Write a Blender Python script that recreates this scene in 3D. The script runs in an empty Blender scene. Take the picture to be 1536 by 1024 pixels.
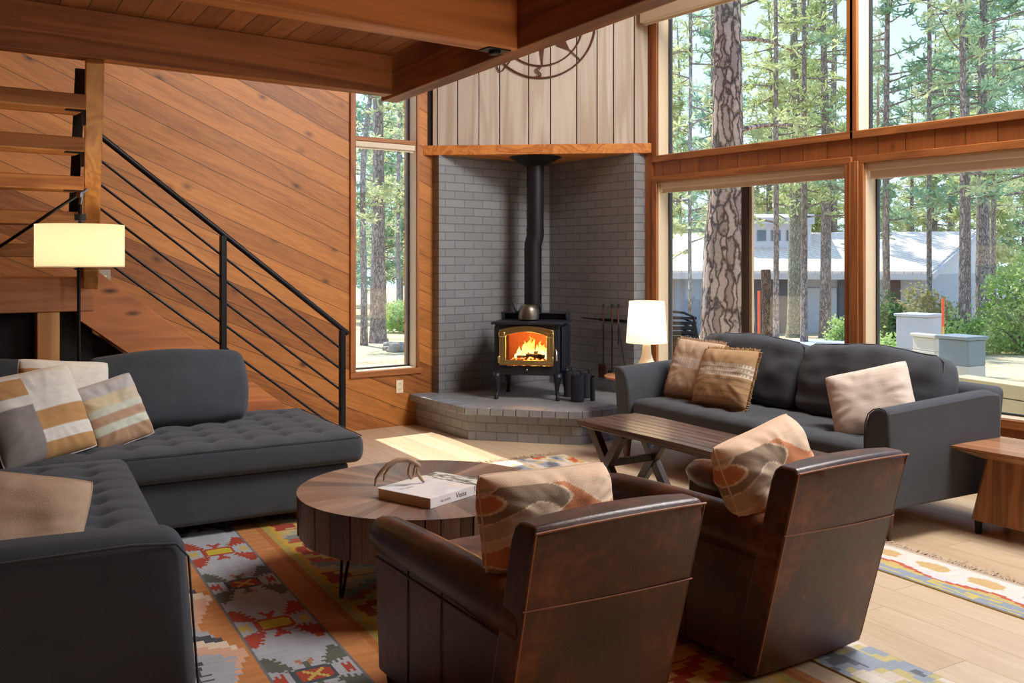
import bpy, math, random
from mathutils import Vector, Matrix, noise
random.seed(7)
PI = math.pi
S = bpy.context.scene
COL = S.collection
F, HZ, CAMZ = 1411.0, 394.0, 1.4          # focal length in px of a 1536 px frame, horizon row, lens height
FX, FY, RX, RY = .602, .799, .799, -.602   # view direction and its right hand, in room axes

def ray(px):
    k = (px-768)/F
    return FX+k*RX, FY+k*RY
def on_z(px, py, z):
    d = F*(CAMZ-z)/(py-HZ); a, b = ray(px); return Vector((a*d, b*d, z))
def on_y(px, py, Y):
    a, b = ray(px); d = Y/b; return Vector((a*d, Y, CAMZ-(py-HZ)/F*d))
def on_x(px, py, X):
    a, b = ray(px); d = X/a; return Vector((X, b*d, CAMZ-(py-HZ)/F*d))
def at_d(px, py, d):
    a, b = ray(px); return Vector((a*d, b*d, CAMZ-(py-HZ)/F*d))

# ---------------------------------------------------------------- node helpers
class G:
    def __init__(s, name):
        s.m = bpy.data.materials.new(name); s.m.use_nodes = True
        s.t = s.m.node_tree; s.t.nodes.clear()
        s.out = s.t.nodes.new('ShaderNodeOutputMaterial')
    def n(s, typ, ins=None, **props):
        nd = s.t.nodes.new('ShaderNode'+typ)
        for k, v in props.items(): setattr(nd, k, v)
        for k, v in (ins or {}).items():
            sock = nd.inputs[k]
            if isinstance(v, bpy.types.NodeSocket): s.t.links.new(v, sock)
            else: sock.default_value = v
        return nd
    def math(s, op, a, b=0.0, c=None):
        i = {0: a, 1: b}
        if c is not None: i[2] = c
        return s.n('Math', i, operation=op).outputs[0]
    def mix(s, f, a, b, typ='MIX'):
        nd = s.t.nodes.new('ShaderNodeMix'); nd.data_type = 'RGBA'; nd.blend_type = typ
        for idx, v in ((0, f), (6, a), (7, b)):
            if isinstance(v, bpy.types.NodeSocket): s.t.links.new(v, nd.inputs[idx])
            else: nd.inputs[idx].default_value = v
        return nd.outputs[2]
    def ramp(s, f, stops):
        nd = s.n('ValToRGB', {0: f}); e = nd.color_ramp.elements
        while len(e) < len(stops): e.new(0.5)
        for el, (p, c) in zip(e, stops): el.position = p; el.color = c4(c)
        return nd.outputs[0]
    def bump(s, h, st=.3, dist=.01):
        return s.n('Bump', {'Height': h, 'Strength': st, 'Distance': dist}).outputs[0]
    def fin(s, col, rough=.6, metal=0.0, normal=None, spec=.5, **kw):
        ins = {'Base Color': c4(col), 'Roughness': rough, 'Metallic': metal, 'Specular IOR Level': spec}
        if normal: ins['Normal'] = normal
        ins.update(kw)
        b = s.n('BsdfPrincipled', ins)
        s.t.links.new(b.outputs[0], s.out.inputs[0]); return s.m
def c4(c):
    if isinstance(c, bpy.types.NodeSocket): return c
    return (c[0], c[1], c[2], 1.0)
def sr(r, g, b):
    f = lambda v: (v/255/12.92 if v/255 <= .04045 else ((v/255+.055)/1.055)**2.4)
    return (f(r), f(g), f(b))

def plain(name, col, rough=.5, metal=0, nscale=0, nstr=.1, spec=.5, var=0, **kw):
    g = G(name); nor = None; cc = c4(col)
    if nscale:
        co = g.n('TexCoord').outputs['Object']
        no = g.n('TexNoise', {'Vector': co, 'Scale': nscale, 'Detail': 4.0}).outputs[0]
        nor = g.bump(no, nstr)
        if var:
            lo = tuple(v*(1-var) for v in col); hi = tuple(min(1, v*(1+var)) for v in col)
            cc = g.ramp(g.n('TexNoise', {'Vector': co, 'Scale': nscale*.3, 'Detail': 3.0}).outputs[0], [(.3, lo), (.7, hi)])
    return g.fin(cc, rough, metal, nor, spec, **kw)

def wood(name, c1, c2, axis=0, scale=9.0, rough=.5, stretch=.07, knots=True, dark=None, coord='Object'):
    """long grained timber; grain follows the given local axis"""
    g = G(name)
    co = g.n('TexCoord').outputs[coord]
    rnd = g.n('ObjectInfo').outputs['Random']
    sc = [1.0, 1.0, 1.0]; sc[axis] = stretch
    off = g.n('CombineXYZ', {0: g.math('MULTIPLY', rnd, 7.3), 1: g.math('MULTIPLY', rnd, 13.1), 2: g.math('MULTIPLY', rnd, 3.7)}).outputs[0]
    v = g.n('VectorMath', {0: co, 1: off}, operation='ADD').outputs[0]
    mv = g.n('Mapping', {'Vector': v, 'Scale': sc}).outputs[0]
    wob = g.n('TexNoise', {'Vector': mv, 'Scale': scale*.6, 'Detail': 3.0, 'Distortion': 1.2}).outputs[0]
    fine = g.n('TexNoise', {'Vector': mv, 'Scale': scale*7, 'Detail': 5.0, 'Roughness': .7}).outputs[0]
    ring = g.math('SINE', g.math('MULTIPLY', wob, 38.0))
    f = g.math('ADD', g.math('MULTIPLY', ring, .16), g.math('ADD', g.math('MULTIPLY', wob, .75), g.math('MULTIPLY', fine, .30)))
    col = g.ramp(f, [(.25, c2), (.5, tuple((a+b)/2 for a, b in zip(c1, c2))), (.8, c1)])
    if knots:
        sc2 = [1.0, 1.0, 1.0]; sc2[axis] = .35
        kv = g.n('Mapping', {'Vector': v, 'Scale': sc2}).outputs[0]
        vo = g.n('TexVoronoi', {'Vector': kv, 'Scale': 4.2, 'Randomness': 1.0}).outputs['Distance']
        k = g.ramp(vo, [(.03, (1, 1, 1)), (.10, (0, 0, 0))])
        d = dark or tuple(q*.28 for q in c2)
        col = g.mix(k, col, c4(d))
    return g.fin(col, rough, 0, g.bump(fine, .12, .004))

def boards(name, c1, c2, ang, width, rough=.5, groove=.035, knots=.0, gcol=None, vari=.35, uoff=0.0, seam=0.0, grain=1.0, bstr=.6):
    """boards laid side by side on a surface with metric uv; grain runs at ang"""
    g = G(name)
    uv = g.n('TexCoord').outputs['UV']
    r = g.n('VectorRotate', {'Vector': uv, 'Angle': -ang}, rotation_type='Z_AXIS').outputs[0]
    sp = g.n('SeparateXYZ', {0: r})
    al, ac = sp.outputs[0], g.math('ADD', sp.outputs[1], uoff)
    q = g.math('DIVIDE', ac, width)
    idn = g.math('FLOOR', q); fr = g.math('FRACT', q)
    if seam:
        sh = g.n('TexWhiteNoise', {'Vector': g.n('CombineXYZ', {0: idn, 1: 3.0}).outputs[0]}).outputs[0]
        sq = g.math('DIVIDE', g.math('ADD', al, g.math('MULTIPLY', sh, seam)), seam)
        sid = g.math('FLOOR', sq); sf = g.math('FRACT', sq)
    else: sid = 0.0
    wn = g.n('TexWhiteNoise', {'Vector': g.n('CombineXYZ', {0: idn, 1: sid, 2: 1.7}).outputs[0]}).outputs[0]
    gv = g.n('CombineXYZ', {0: g.math('ADD', g.math('MULTIPLY', al, .09), g.math('MULTIPLY', wn, 17.0)), 1: ac, 2: g.math('MULTIPLY', wn, 9.0)}).outputs[0]
    wob = g.n('TexNoise', {'Vector': gv, 'Scale': 7.0*grain, 'Detail': 3.0, 'Distortion': 1.4}).outputs[0]
    fine = g.n('TexNoise', {'Vector': gv, 'Scale': 60.0*grain, 'Detail': 5.0, 'Roughness': .7}).outputs[0]
    ring = g.math('SINE', g.math('MULTIPLY', wob, 42.0))
    f = g.math('ADD', g.math('MULTIPLY', ring, .05), g.math('ADD', g.math('MULTIPLY', wob, .55), g.math('MULTIPLY', fine, .62)))
    f = g.math('ADD', g.math('SUBTRACT', f, .10), g.math('MULTIPLY', g.math('SUBTRACT', wn, .5), vari))
    col = g.ramp(f, [(.12, c2), (.85, c1)])
    if knots:
        kv = g.n('CombineXYZ', {0: g.math('MULTIPLY', al, .6), 1: ac, 2: g.math('MULTIPLY', idn, 5.0)}).outputs[0]
        vo = g.n('TexVoronoi', {'Vector': kv, 'Scale': 4.5, 'Randomness': 1.0}).outputs['Distance']
        k = g.ramp(vo, [(.04, (1, 1, 1)), (.085, (.45, .45, .45)), (.17, (0, 0, 0))])
        col = g.mix(g.math('MULTIPLY', k, knots), col, c4(tuple(q*.16 for q in c2)))
    e = g.math('MINIMUM', fr, g.math('SUBTRACT', 1.0, fr))
    gm = g.math('LESS_THAN', e, groove)
    if seam:
        e2 = g.math('MULTIPLY', g.math('MINIMUM', sf, g.math('SUBTRACT', 1.0, sf)), seam/width)
        gm = g.math('MAXIMUM', gm, g.math('LESS_THAN', e2, groove))
    col = g.mix(gm, col, c4(gcol or tuple(q*.18 for q in c2)))
    h = g.math('SUBTRACT', g.math('MULTIPLY', fine, .12), gm)
    return g.fin(col, rough, 0, g.bump(h, bstr, .006))

def fabric(name, col, var=.25, weave=420.0, rough=.95, sheen=.3):
    g = G(name); co = g.n('TexCoord').outputs['Object']
    n1 = g.n('TexNoise', {'Vector': co, 'Scale': weave, 'Detail': 2.0}).outputs[0]
    n2 = g.n('TexNoise', {'Vector': co, 'Scale': 5.0, 'Detail': 3.0}).outputs[0]
    f = g.math('ADD', g.math('MULTIPLY', n1, .7), g.math('MULTIPLY', n2, .3))
    c = g.ramp(f, [(.3, tuple(q*(1-var) for q in col)), (.7, tuple(q*(1+var) for q in col))])
    return g.fin(c, rough, 0, g.bump(n1, .25, .002), .25, **{'Sheen Weight': sheen, 'Sheen Roughness': .6})

def attr_fabric(name, rough=.95, weave=300.0, amp=.25, scale2=60.0):
    g = G(name); co = g.n('TexCoord').outputs['Object']
    a = g.n('Attribute', attribute_name='dye').outputs['Color']
    n1 = g.n('TexNoise', {'Vector': co, 'Scale': weave, 'Detail': 2.0}).outputs[0]
    n2 = g.n('TexNoise', {'Vector': g.n('Mapping', {'Vector': co, 'Scale': (.25, 1, 1)}).outputs[0], 'Scale': scale2, 'Detail': 3.0}).outputs[0]
    k = g.math('ADD', 1-amp, g.math('MULTIPLY', g.math('ADD', n1, n2), amp))
    kk = g.n('CombineColor', {0: k, 1: k, 2: k}).outputs[0]
    return g.fin(g.mix(1.0, a, kk, 'MULTIPLY'), rough, 0, g.bump(n1, .4, .003), .2)

def brick(name, c1, c2, mortar, bw=.2, rh=.0727, off=.5):
    g = G(name); uv = g.n('TexCoord').outputs['UV']
    wv = g.n('TexNoise', {'Vector': uv, 'Scale': 9.0, 'Detail': 2.0})
    uv2 = g.n('VectorMath', {0: uv, 1: g.n('VectorMath', {0: wv.outputs['Color'], 1: (.006, .006, 0)}, operation='MULTIPLY').outputs[0]}, operation='ADD').outputs[0]
    b = g.n('TexBrick', {'Vector': uv2, 'Color1': c4(c1), 'Color2': c4(c2), 'Mortar': c4(mortar), 'Scale': 1.0,
                         'Mortar Size': .0045, 'Mortar Smooth': .35, 'Bias': 0.0, 'Brick Width': bw, 'Row Height': rh}, offset=off)
    no = g.n('TexNoise', {'Vector': uv, 'Scale': 45.0, 'Detail': 4.0}).outputs[0]
    h = g.math('ADD', g.math('SUBTRACT', 1.0, b.outputs['Fac']), g.math('MULTIPLY', no, .25))
    return g.fin(b.outputs['Color'], .5, 0, g.bump(h, .8, .007), .4)

# ---------------------------------------------------------------- mesh helpers
class MB:
    def __init__(s): s.v = []; s.f = []; s.c = []
    def add(s, vs, fs):
        o = len(s.v); s.v += [tuple(p) for p in vs]; s.f += [tuple(i+o for i in f) for f in fs]; return s
    def box(s, x0, y0, z0, x1, y1, z1, M=None):
        vs = [Vector(p) for p in ((x0, y0, z0), (x1, y0, z0), (x1, y1, z0), (x0, y1, z0), (x0, y0, z1), (x1, y0, z1), (x1, y1, z1), (x0, y1, z1))]
        if M: vs = [M @ p for p in vs]
        return s.add(vs, [(0, 3, 2, 1), (4, 5, 6, 7), (0, 1, 5, 4), (1, 2, 6, 5), (2, 3, 7, 6), (3, 0, 4, 7)])
    def beam(s, a, b, w, h, up=(0, 0, 1)):
        """box from a to b, w across, h along up"""
        a, b = Vector(a), Vector(b); d = (b-a).normalized(); up = Vector(up)
        sd = d.cross(up).normalized(); u = sd.cross(d).normalized()
        vs = []
        for p in (a, b):
            for i, j in ((-1, -1), (1, -1), (1, 1), (-1, 1)): vs.append(p+sd*(i*w/2)+u*(j*h/2))
        return s.add(vs, [(0, 3, 2, 1), (4, 5, 6, 7), (0, 1, 5, 4), (1, 2, 6, 5), (2, 3, 7, 6), (3, 0, 4, 7)])
    def prism(s, poly, z0, z1, M=None):
        n = len(poly); vs = [Vector((p[0], p[1], z0)) for p in poly]+[Vector((p[0], p[1], z1)) for p in poly]
        if M: vs = [M @ p for p in vs]
        return s.add(vs, [tuple(range(n))[::-1], tuple(range(n, 2*n))]+[(i, (i+1) % n, n+(i+1) % n, n+i) for i in range(n)])
    def tube(s, pts, r, n=8, cap=True):
        pts = [Vector(p) for p in pts]; N = len(pts)
        rs = r if isinstance(r, (list, tuple)) else [r]*N
        t0 = (pts[1]-pts[0]).normalized()
        ref = Vector((0, 0, 1)) if abs(t0.z) < .9 else Vector((1, 0, 0))
        u = t0.cross(ref).normalized(); vs = []
        for i, p in enumerate(pts):
            t = (pts[min(i+1, N-1)]-pts[max(i-1, 0)]).normalized()
            u = (u-t*u.dot(t)).normalized(); w = t.cross(u)
            for k in range(n):
                a = 2*PI*k/n; vs.append(p+(u*math.cos(a)+w*math.sin(a))*rs[i])
        fs = [(i*n+k, i*n+(k+1) % n, (i+1)*n+(k+1) % n, (i+1)*n+k) for i in range(N-1) for k in range(n)]
        if cap: fs += [tuple(range(n))[::-1], tuple(range((N-1)*n, N*n))]
        return s.add(vs, fs)
    def lathe(s, prof, c=(0, 0, 0), n=32, M=None, cap=True):
        vs = []
        for r, z in prof:
            for k in range(n):
                a = 2*PI*k/n; p = Vector((r*math.cos(a), r*math.sin(a), z))
                if M: p = M @ p
                vs.append(p+Vector(c))
        N = len(prof)
        fs = [(i*n+k, i*n+(k+1) % n, (i+1)*n+(k+1) % n, (i+1)*n+k) for i in range(N-1) for k in range(n)]
        if cap:
            if prof[0][0] > 1e-5: fs.append(tuple(range(n))[::-1])
            if prof[-1][0] > 1e-5: fs.append(tuple(range((N-1)*n, N*n)))
        return s.add(vs, fs)
    def rbox(s, c, size, r, step=.04, fn=None, M=None):
        """soft box: every edge rounded by r, surface subdivided, fn bends it"""
        c = Vector(c); h = [q/2 for q in size]
        def ticks(hh):
            n = max(2, int(2*(hh-r)/step)); mid = [-(hh-r)+2*(hh-r)*i/n for i in range(n+1)]
            ed = [hh-r+r*q for q in (.3, .6, 1.0)]
            return [-q for q in ed[::-1]]+mid+ed
        T = [ticks(q) for q in h]; base = {}; vs = []; fs = []
        def vid(i, j, k):
            key = (i, j, k)
            if key not in base:
                p = Vector((T[0][i], T[1][j], T[2][k]))
                q = Vector([max(-(h[a]-r), min(h[a]-r, p[a])) for a in range(3)])
                d = p-q
                if d.length > 1e-9: p = q+d.normalized()*r
                if fn: p = Vector(fn(p, h))
                if M: p = M @ p
                base[key] = len(vs); vs.append(p+c)
            return base[key]
        L = [len(t)-1 for t in T]
        for i in range(L[0]):
            for j in range(L[1]):
                fs.append((vid(i, j, L[2]), vid(i+1, j, L[2]), vid(i+1, j+1, L[2]), vid(i, j+1, L[2])))
                fs.append((vid(i, j, 0), vid(i, j+1, 0), vid(i+1, j+1, 0), vid(i+1, j, 0)))
        for i in range(L[0]):
            for k in range(L[2]):
                fs.append((vid(i, 0, k), vid(i+1, 0, k), vid(i+1, 0, k+1), vid(i, 0, k+1)))
                fs.append((vid(i, L[1], k), vid(i, L[1], k+1), vid(i+1, L[1], k+1), vid(i+1, L[1], k)))
        for j in range(L[1]):
            for k in range(L[2]):
                fs.append((vid(0, j, k), vid(0, j, k+1), vid(0, j+1, k+1), vid(0, j+1, k)))
                fs.append((vid(L[0], j, k), vid(L[0], j+1, k), vid(L[0], j+1, k+1), vid(L[0], j, k+1)))
        return s.add(vs, fs)
    def build(s, name, mat, parent=None, smooth=False, bevel=0, uv=False, sub=0, loc=None, rot=0, seg=2):
        me = bpy.data.meshes.new(name); me.from_pydata(s.v, [], s.f); me.update()
        if uv:
            l = me.uv_layers.new(name='uv')
            for p in me.polygons:
                nn = p.normal
                if abs(nn.z) > .7: tx, ty = Vector((1, 0, 0)), Vector((0, 1, 0))
                else:
                    tx = Vector((-nn.y, nn.x, 0)).normalized(); ty = Vector((0, 0, 1))
                    if tx.x < -.3 or (abs(tx.x) <= .3 and tx.y < 0): tx = -tx
                for li in p.loop_indices:
                    q = me.vertices[me.loops[li].vertex_index].co; l.data[li].uv = (q.dot(tx), q.dot(ty))
        if s.c:
            at = me.color_attributes.new('dye', 'FLOAT_COLOR', 'POINT')
            for i, c in enumerate(s.c): at.data[i].color = (c[0], c[1], c[2], 1)
        if smooth:
            for p in me.polygons: p.use_smooth = True
            me.set_sharp_from_angle(angle=math.radians(smooth if smooth is not True else 180))
        o = bpy.data.objects.new(name, me); COL.objects.link(o)
        if mat: me.materials.append(mat)
        if parent: o.parent = parent
        if loc is not None: o.location = loc
        o.rotation_euler.z = rot
        if bevel:
            b = o.modifiers.new('bevel', 'BEVEL'); b.width = bevel; b.segments = seg; b.limit_method = 'ANGLE'; b.angle_limit = math.radians(40)
            if not smooth:
                for p in me.polygons: p.use_smooth = True
                me.set_sharp_from_angle(angle=math.radians(35))
        if sub:
            b = o.modifiers.new('sub', 'SUBSURF'); b.levels = sub; b.render_levels = sub
        return o

def tag(o, label, cat, group=None, kind=None):
    o['label'] = label; o['category'] = cat
    if group: o['group'] = group
    if kind: o['kind'] = kind
    return o
def thing(name, label, cat, loc=(0, 0, 0), rot=0, group=None):
    o = bpy.data.objects.new(name, None); COL.objects.link(o); o.location = loc; o.rotation_euler.z = rot
    o.empty_display_size = .1
    return tag(o, label, cat, group)
def structure(o): o['kind'] = 'structure'; return o
def group_root(name, loc=(0, 0, 0)):
    o = bpy.data.objects.new(name, None); COL.objects.link(o); o.location = loc; o['kind'] = 'structure'; return o
def dup(root, loc, rot=None, label=None, scale=None):
    r = root.copy(); COL.objects.link(r); r.location = loc
    if rot is not None: r.rotation_euler.z = rot
    if scale: r.scale = scale
    if label: r['label'] = label
    for ch in list(root.children):
        c = ch.copy(); COL.objects.link(c); c.parent = r
        for gch in ch.children:
            d = gch.copy(); COL.objects.link(d); d.parent = c
    return r
def nz(p, s=1.0): return noise.noise(Vector(p)*s)

# ---------------------------------------------------------------- materials
OR1, OR2 = sr(216, 140, 72), sr(146, 78, 32)
M = {}
M['wallwood'] = boards('knotty_pine_boards', sr(208, 136, 64), sr(128, 72, 28), math.radians(-23), .145, rough=.5, groove=.012, knots=.85, vari=.42, grain=1.3)
M['bandwood'] = boards('vertical_pine_boards', sr(172, 106, 54), sr(122, 70, 36), PI/2, .2, rough=.45, groove=.012, knots=.5, vari=.25)
M['trimwood_y'] = wood('trim_wood_y', sr(180, 114, 60), sr(132, 78, 40), 1, knots=False)
M['trimwood_z'] = wood('trim_wood_z', sr(180, 114, 60), sr(132, 78, 40), 2, knots=False)
M['trimwood_x'] = wood('trim_wood_x', sr(180, 114, 60), sr(132, 78, 40), 0, knots=False)
M['mantel'] = wood('mantel_wood', sr(226, 150, 78), sr(176, 100, 44), 0, knots=True)
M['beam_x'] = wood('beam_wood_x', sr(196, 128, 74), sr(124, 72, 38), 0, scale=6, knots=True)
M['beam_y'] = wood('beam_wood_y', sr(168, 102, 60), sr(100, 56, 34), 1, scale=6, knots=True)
M['ceil'] = boards('ceiling_boards', sr(190, 124, 74), sr(124, 74, 42), PI/2-math.radians(7), .125, groove=.02, knots=.6, vari=.4)
M['white_boards'] = wood('whitewashed_boards', sr(208, 198, 184), sr(176, 158, 138), 2, scale=5, knots=False, rough=.7)
M['gap'] = plain('dark_gap', (.03, .022, .016), .9)
M['floor'] = boards('pale_oak_planks', sr(228, 208, 178), sr(196, 168, 132), PI/2-math.radians(7), .19, rough=.32, groove=.006, vari=.28, seam=1.9, gcol=sr(150, 118, 84), bstr=.25)
M['brick'] = brick('painted_grey_brick', sr(128, 130, 132), sr(138, 140, 142), sr(112, 114, 116))
M['hearth'] = brick('painted_grey_hearth_brick', sr(136, 140, 146), sr(148, 152, 158), sr(116, 118, 124), .17, .072)
M['hearthtop'] = plain('painted_hearth_top', sr(140, 142, 143), .45, 0, 14, .2, var=.15)
M['black'] = plain('black_steel', (.012, .012, .014), .42, .6)
M['matblack'] = plain('matte_black', (.012, .012, .012), .8)
M['iron'] = plain('cast_iron', sr(40, 43, 54), .42, .3, 90, .08)
M['pipe'] = plain('black_stovepipe', sr(38, 38, 42), .45, .5)
M['brass'] = plain('brass', sr(216, 194, 132), .28, 1.0, 60, .05)
M['steel'] = plain('brushed_steel', sr(160, 156, 150), .3, 1.0)
M['sofa'] = fabric('charcoal_upholstery', sr(65, 69, 75), .30, sheen=.12)
M['sofa_d'] = fabric('charcoal_piping', sr(34, 36, 42), .1)
M['blind'] = plain('cream_roller_fabric', sr(226, 212, 188), .8, 0, 0)
M['winwhite'] = plain('pale_jamb', sr(222, 198, 164), .6)
M['winblack'] = plain('black_window_frame', (.02, .02, .022), .5)
M['winblack2'] = plain('bronze_slider_bar', sr(52, 34, 22), .5)
M['whiteplastic'] = plain('cream_plastic', sr(236, 222, 190), .5)
M['tabledark'] = wood('dark_walnut_planks', sr(112, 86, 76), sr(66, 48, 42), 1, scale=8, rough=.24, knots=False)
M['leglight'] = wood('dark_leg_wood', sr(76, 52, 42), sr(40, 28, 24), 2, rough=.45, knots=False)
M['legwood'] = wood('walnut_leg', sr(98, 62, 40), sr(60, 36, 24), 2, rough=.4, knots=False)
M['sidetable'] = wood('acacia_table', sr(172, 118, 76), sr(116, 72, 42), 2, scale=6, rough=.35, knots=False)
M['sidetop'] = wood('acacia_top', sr(188, 138, 100), sr(150, 100, 68), 1, scale=6, rough=.25, knots=False)
M['treadwood'] = wood('stair_tread_wood', sr(216, 152, 86), sr(160, 98, 48), 0, knots=True)
M['stringwood'] = wood('stair_stringer_wood', sr(222, 164, 98), sr(176, 112, 58), 2, knots=False, scale=6)
M['skirtwood'] = wood('stair_skirt_wood', sr(206, 134, 80), sr(146, 84, 46), 0, scale=5, knots=True)
# ================================================================ ROOM
XW, YW = 5.82, 7.04
XB, YB = 5.677, 6.94
m = MB(); m.box(-1.6, -2.2, -.12, XW, YW, 0)
structure(m.build('floor', M['floor'], uv=True))
# back-left wall with its tall window
WX0, WX1, WZ0, WZ1 = 3.668, 4.258, .49, 3.62
m = MB()
m.box(-1.6, YW, -.3, WX0, YW+.2, 5); m.box(WX1, YW, -.3, XW+.2, YW+.2, 5)
m.box(WX0, YW, -.3, WX1, YW+.2, WZ0); m.box(WX0, YW, WZ1, WX1, YW+.2, 5)
structure(m.build('wall_back', M['wallwood'], uv=True))
# window wall
WINL = [(3.846, 5.656), (1.89, 3.698), (-.07, 1.74)]
WINU = [(3.83, 5.656), (1.9, 3.752), (-.07, 1.74)]
LZ0, LZ1, UZ0, UZ1 = .453, 2.083, 2.31, 4.55
m = MB(); T = .18
m.box(XW, -2.2, -.3, XW+T, YW, LZ0); m.box(XW, -2.2, LZ1, XW+T, YW, UZ0); m.box(XW, -2.2, UZ1, XW+T, YW, 5)
def posts(wins, z0, z1):
    ys = [-2.2]+[v for w in sorted(wins) for v in w]+[YW]
    for a, b in zip(ys[::2], ys[1::2]): m.box(XW, a, z0, XW+T, b, z1)
posts(WINL, LZ0, LZ1); posts(WINU, UZ0, UZ1)
structure(m.build('wall_right', M['bandwood'], uv=True))
m = MB(); m.box(-1.8, -2.2, -.3, -1.6, YW+.2, 5); structure(m.build('wall_left', M['wallwood'], uv=True))
m = MB(); m.box(-1.8, -2.4, -.3, XW+.2, -2.2, 5); structure(m.build('wall_front', M['wallwood'], uv=True))
m = MB(); m.box(2.0, -2.2, 5.0, XW+.9, YW+.6, 5.15); m.box(-1.8, -2.2, 5.0, 2.0, YW+.6, 5.15)
structure(m.build('ceiling', M['ceil'], uv=True))
# loft floor seen from below
m = MB(); sk = lambda x, y: x+(y-3.44)*.115
m.prism([(-1.6, -.6), (sk(2.62, -.6), -.6), (sk(2.62, 4.95), 4.95), (-1.6, 4.95)], 2.635, 2.70)
structure(m.build('ceiling_loft', M['ceil'], uv=True))

# painted brick corner
m = MB(); m.box(4.43, YB, .263, XB+.02, YW-.002, 2.34); m.box(XB, 5.80, .263, XW-.002, YB+.05, 2.34)
structure(m.build('wall_brick', M['brick'], uv=True))
# diagonal whitewashed wall above the mantel
A, Bp = Vector((4.375, YW, 0)), Vector((XW, 5.755, 0)); dv = (Bp-A).normalized(); nv = Vector((dv.y, -dv.x, 0))
if nv.y > 0: nv = -nv
def diag_t(px):
    a, b = ray(px); # point on the diagonal line
    det = a*(-dv.y)+dv.x*b
    d = (A.x*(-dv.y)+dv.x*A.y)/det
    return (Vector((a*d, b*d, 0))-A).dot(dv)
wd = group_root('wall_diagonal')
m = MB()
Mx = lambda p: A+dv*p[0]+nv*p[1]+Vector((0, 0, p[2]))
m.add([Mx(p) for p in ((0, 0, 2.38), ((Bp-A).length, 0, 2.38), ((Bp-A).length, 0, 5), (0, 0, 5))], [(0, 1, 2, 3)])
m.add([Mx(p) for p in ((0, -.03, 2.38), ((Bp-A).length, -.03, 2.38), ((Bp-A).length, -.03, 5), (0, -.03, 5))], [(3, 2, 1, 0)])
o = m.build('backing', M['gap'], wd)
edges = [649, 656.5, 686.8, 718.5, 749.7, 792.9, 825.6, 864.8, 895.5, 920, 951, 972]
ts = [diag_t(e) for e in edges]
whites = [M['white_boards']]
for i in range(len(ts)-1):
    a, b = ts[i]+.004, ts[i+1]-.004; mb = MB()
    vs = [Mx(p) for p in ((a, .004, 2.38), (b, .004, 2.38), (b, .022, 2.38), (a, .022, 2.38), (a, .004, 5), (b, .004, 5), (b, .022, 5), (a, .022, 5))]
    mb.add(vs, [(0, 3, 2, 1), (4, 5, 6, 7), (0, 1, 5, 4), (1, 2, 6, 5), (2, 3, 7, 6), (3, 0, 4, 7)])
    mb.build('board', M['white_boards'], wd, bevel=.003)
# mantel: triangular shelf closing the recess
tg = thing('mantel_shelf', 'orange pine mantel board crossing the corner above the grey brick recess', 'mantel')
m = MB(); m.prism([(4.33, YW-.001), (XW-.001, 5.70), (XW-.001, YW-.001)], 2.34, 2.425); m.build('shelf_board', M['mantel'], tg, bevel=.004)

# ---- casings, jambs, panes
def glass_mat():
    g = G('window_glass')
    tr = g.n('BsdfTransparent', {'Color': (.97, .985, .98, 1)}); gl = g.n('BsdfGlossy', {'Roughness': 0.0, 'Color': (1, 1, 1, 1)})
    fr = g.math('ADD', .05, g.math('MULTIPLY', g.math('POWER', g.n('LayerWeight', {'Blend': .5}).outputs['Facing'], 5.0), .9))
    mx = g.n('MixShader', {0: g.math('MULTIPLY', fr, 1.3)})
    g.t.links.new(tr.outputs[0], mx.inputs[1]); g.t.links.new(gl.outputs[0], mx.inputs[2]); g.t.links.new(mx.outputs[0], g.out.inputs[0])
    return g.m
GL = glass_mat()
def window_right(idx, y0, y1, z0, z1, cas_top=True, slider=None, cw=.052):
    w = group_root('window_%d' % idx)
    m = MB(); P = .022
    m.box(XW-P, y0-cw, z0-cw, XW+.01, y1+cw, z0); m.box(XW-P, y0-cw, z1, XW+.01, y1+cw, z1+cw)
    m.build('casing_rail', M['trimwood_y'], w, bevel=.003)
    m = MB(); m.box(XW-P, y0-cw, z0, XW+.01, y0, z1); m.box(XW-P, y1, z0, XW+.01, y1+cw, z1)
    m.build('casing_stile', M['trimwood_z'], w, bevel=.003)
    j = .006; m = MB()
    m.box(XW, y0, z0, XW+.12, y0+j, z1); m.box(XW, y1-j, z0, XW+.12, y1, z1); m.box(XW, y0, z0, XW+.12, y1, z0+j); m.box(XW, y0, z1-j, XW+.12, y1, z1)
    m.build('jamb', M['winwhite'], w)
    f = .018; m = MB(); xg = XW+.12
    m.box(xg, y0, z0, xg+.03, y0+f, z1); m.box(xg, y1-f, z0, xg+.03, y1, z1); m.box(xg, y0, z0, xg+.03, y1, z0+f); m.box(xg, y0, z1-f, xg+.03, y1, z1)
    m.build('sash', M['winblack'], w)
    if slider:
        m = MB(); m.box(xg-.01, slider, z0, xg+.04, slider+.055, z1); m.build('slider_bar', M['winblack2'], w, bevel=.003)
        m = MB(); m.box(xg+.015, slider-.03, z0, xg+.04, slider, z1); m.build('slider_edge', M['winwhite'], w)
    m = MB(); m.add([(xg+.015, y0, z0), (xg+.015, y1, z0), (xg+.015, y1, z1), (xg+.015, y0, z1)], [(0, 1, 2, 3)])
    m.build('pane', GL, w)
n = 2
for i, (a, b) in enumerate(WINL): window_right(n, a, b, LZ0, LZ1, slider=4.80 if i == 0 else None); n += 1
for i, (a, b) in enumerate(WINU): window_right(n, a, b, UZ0, UZ1); n += 1
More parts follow.
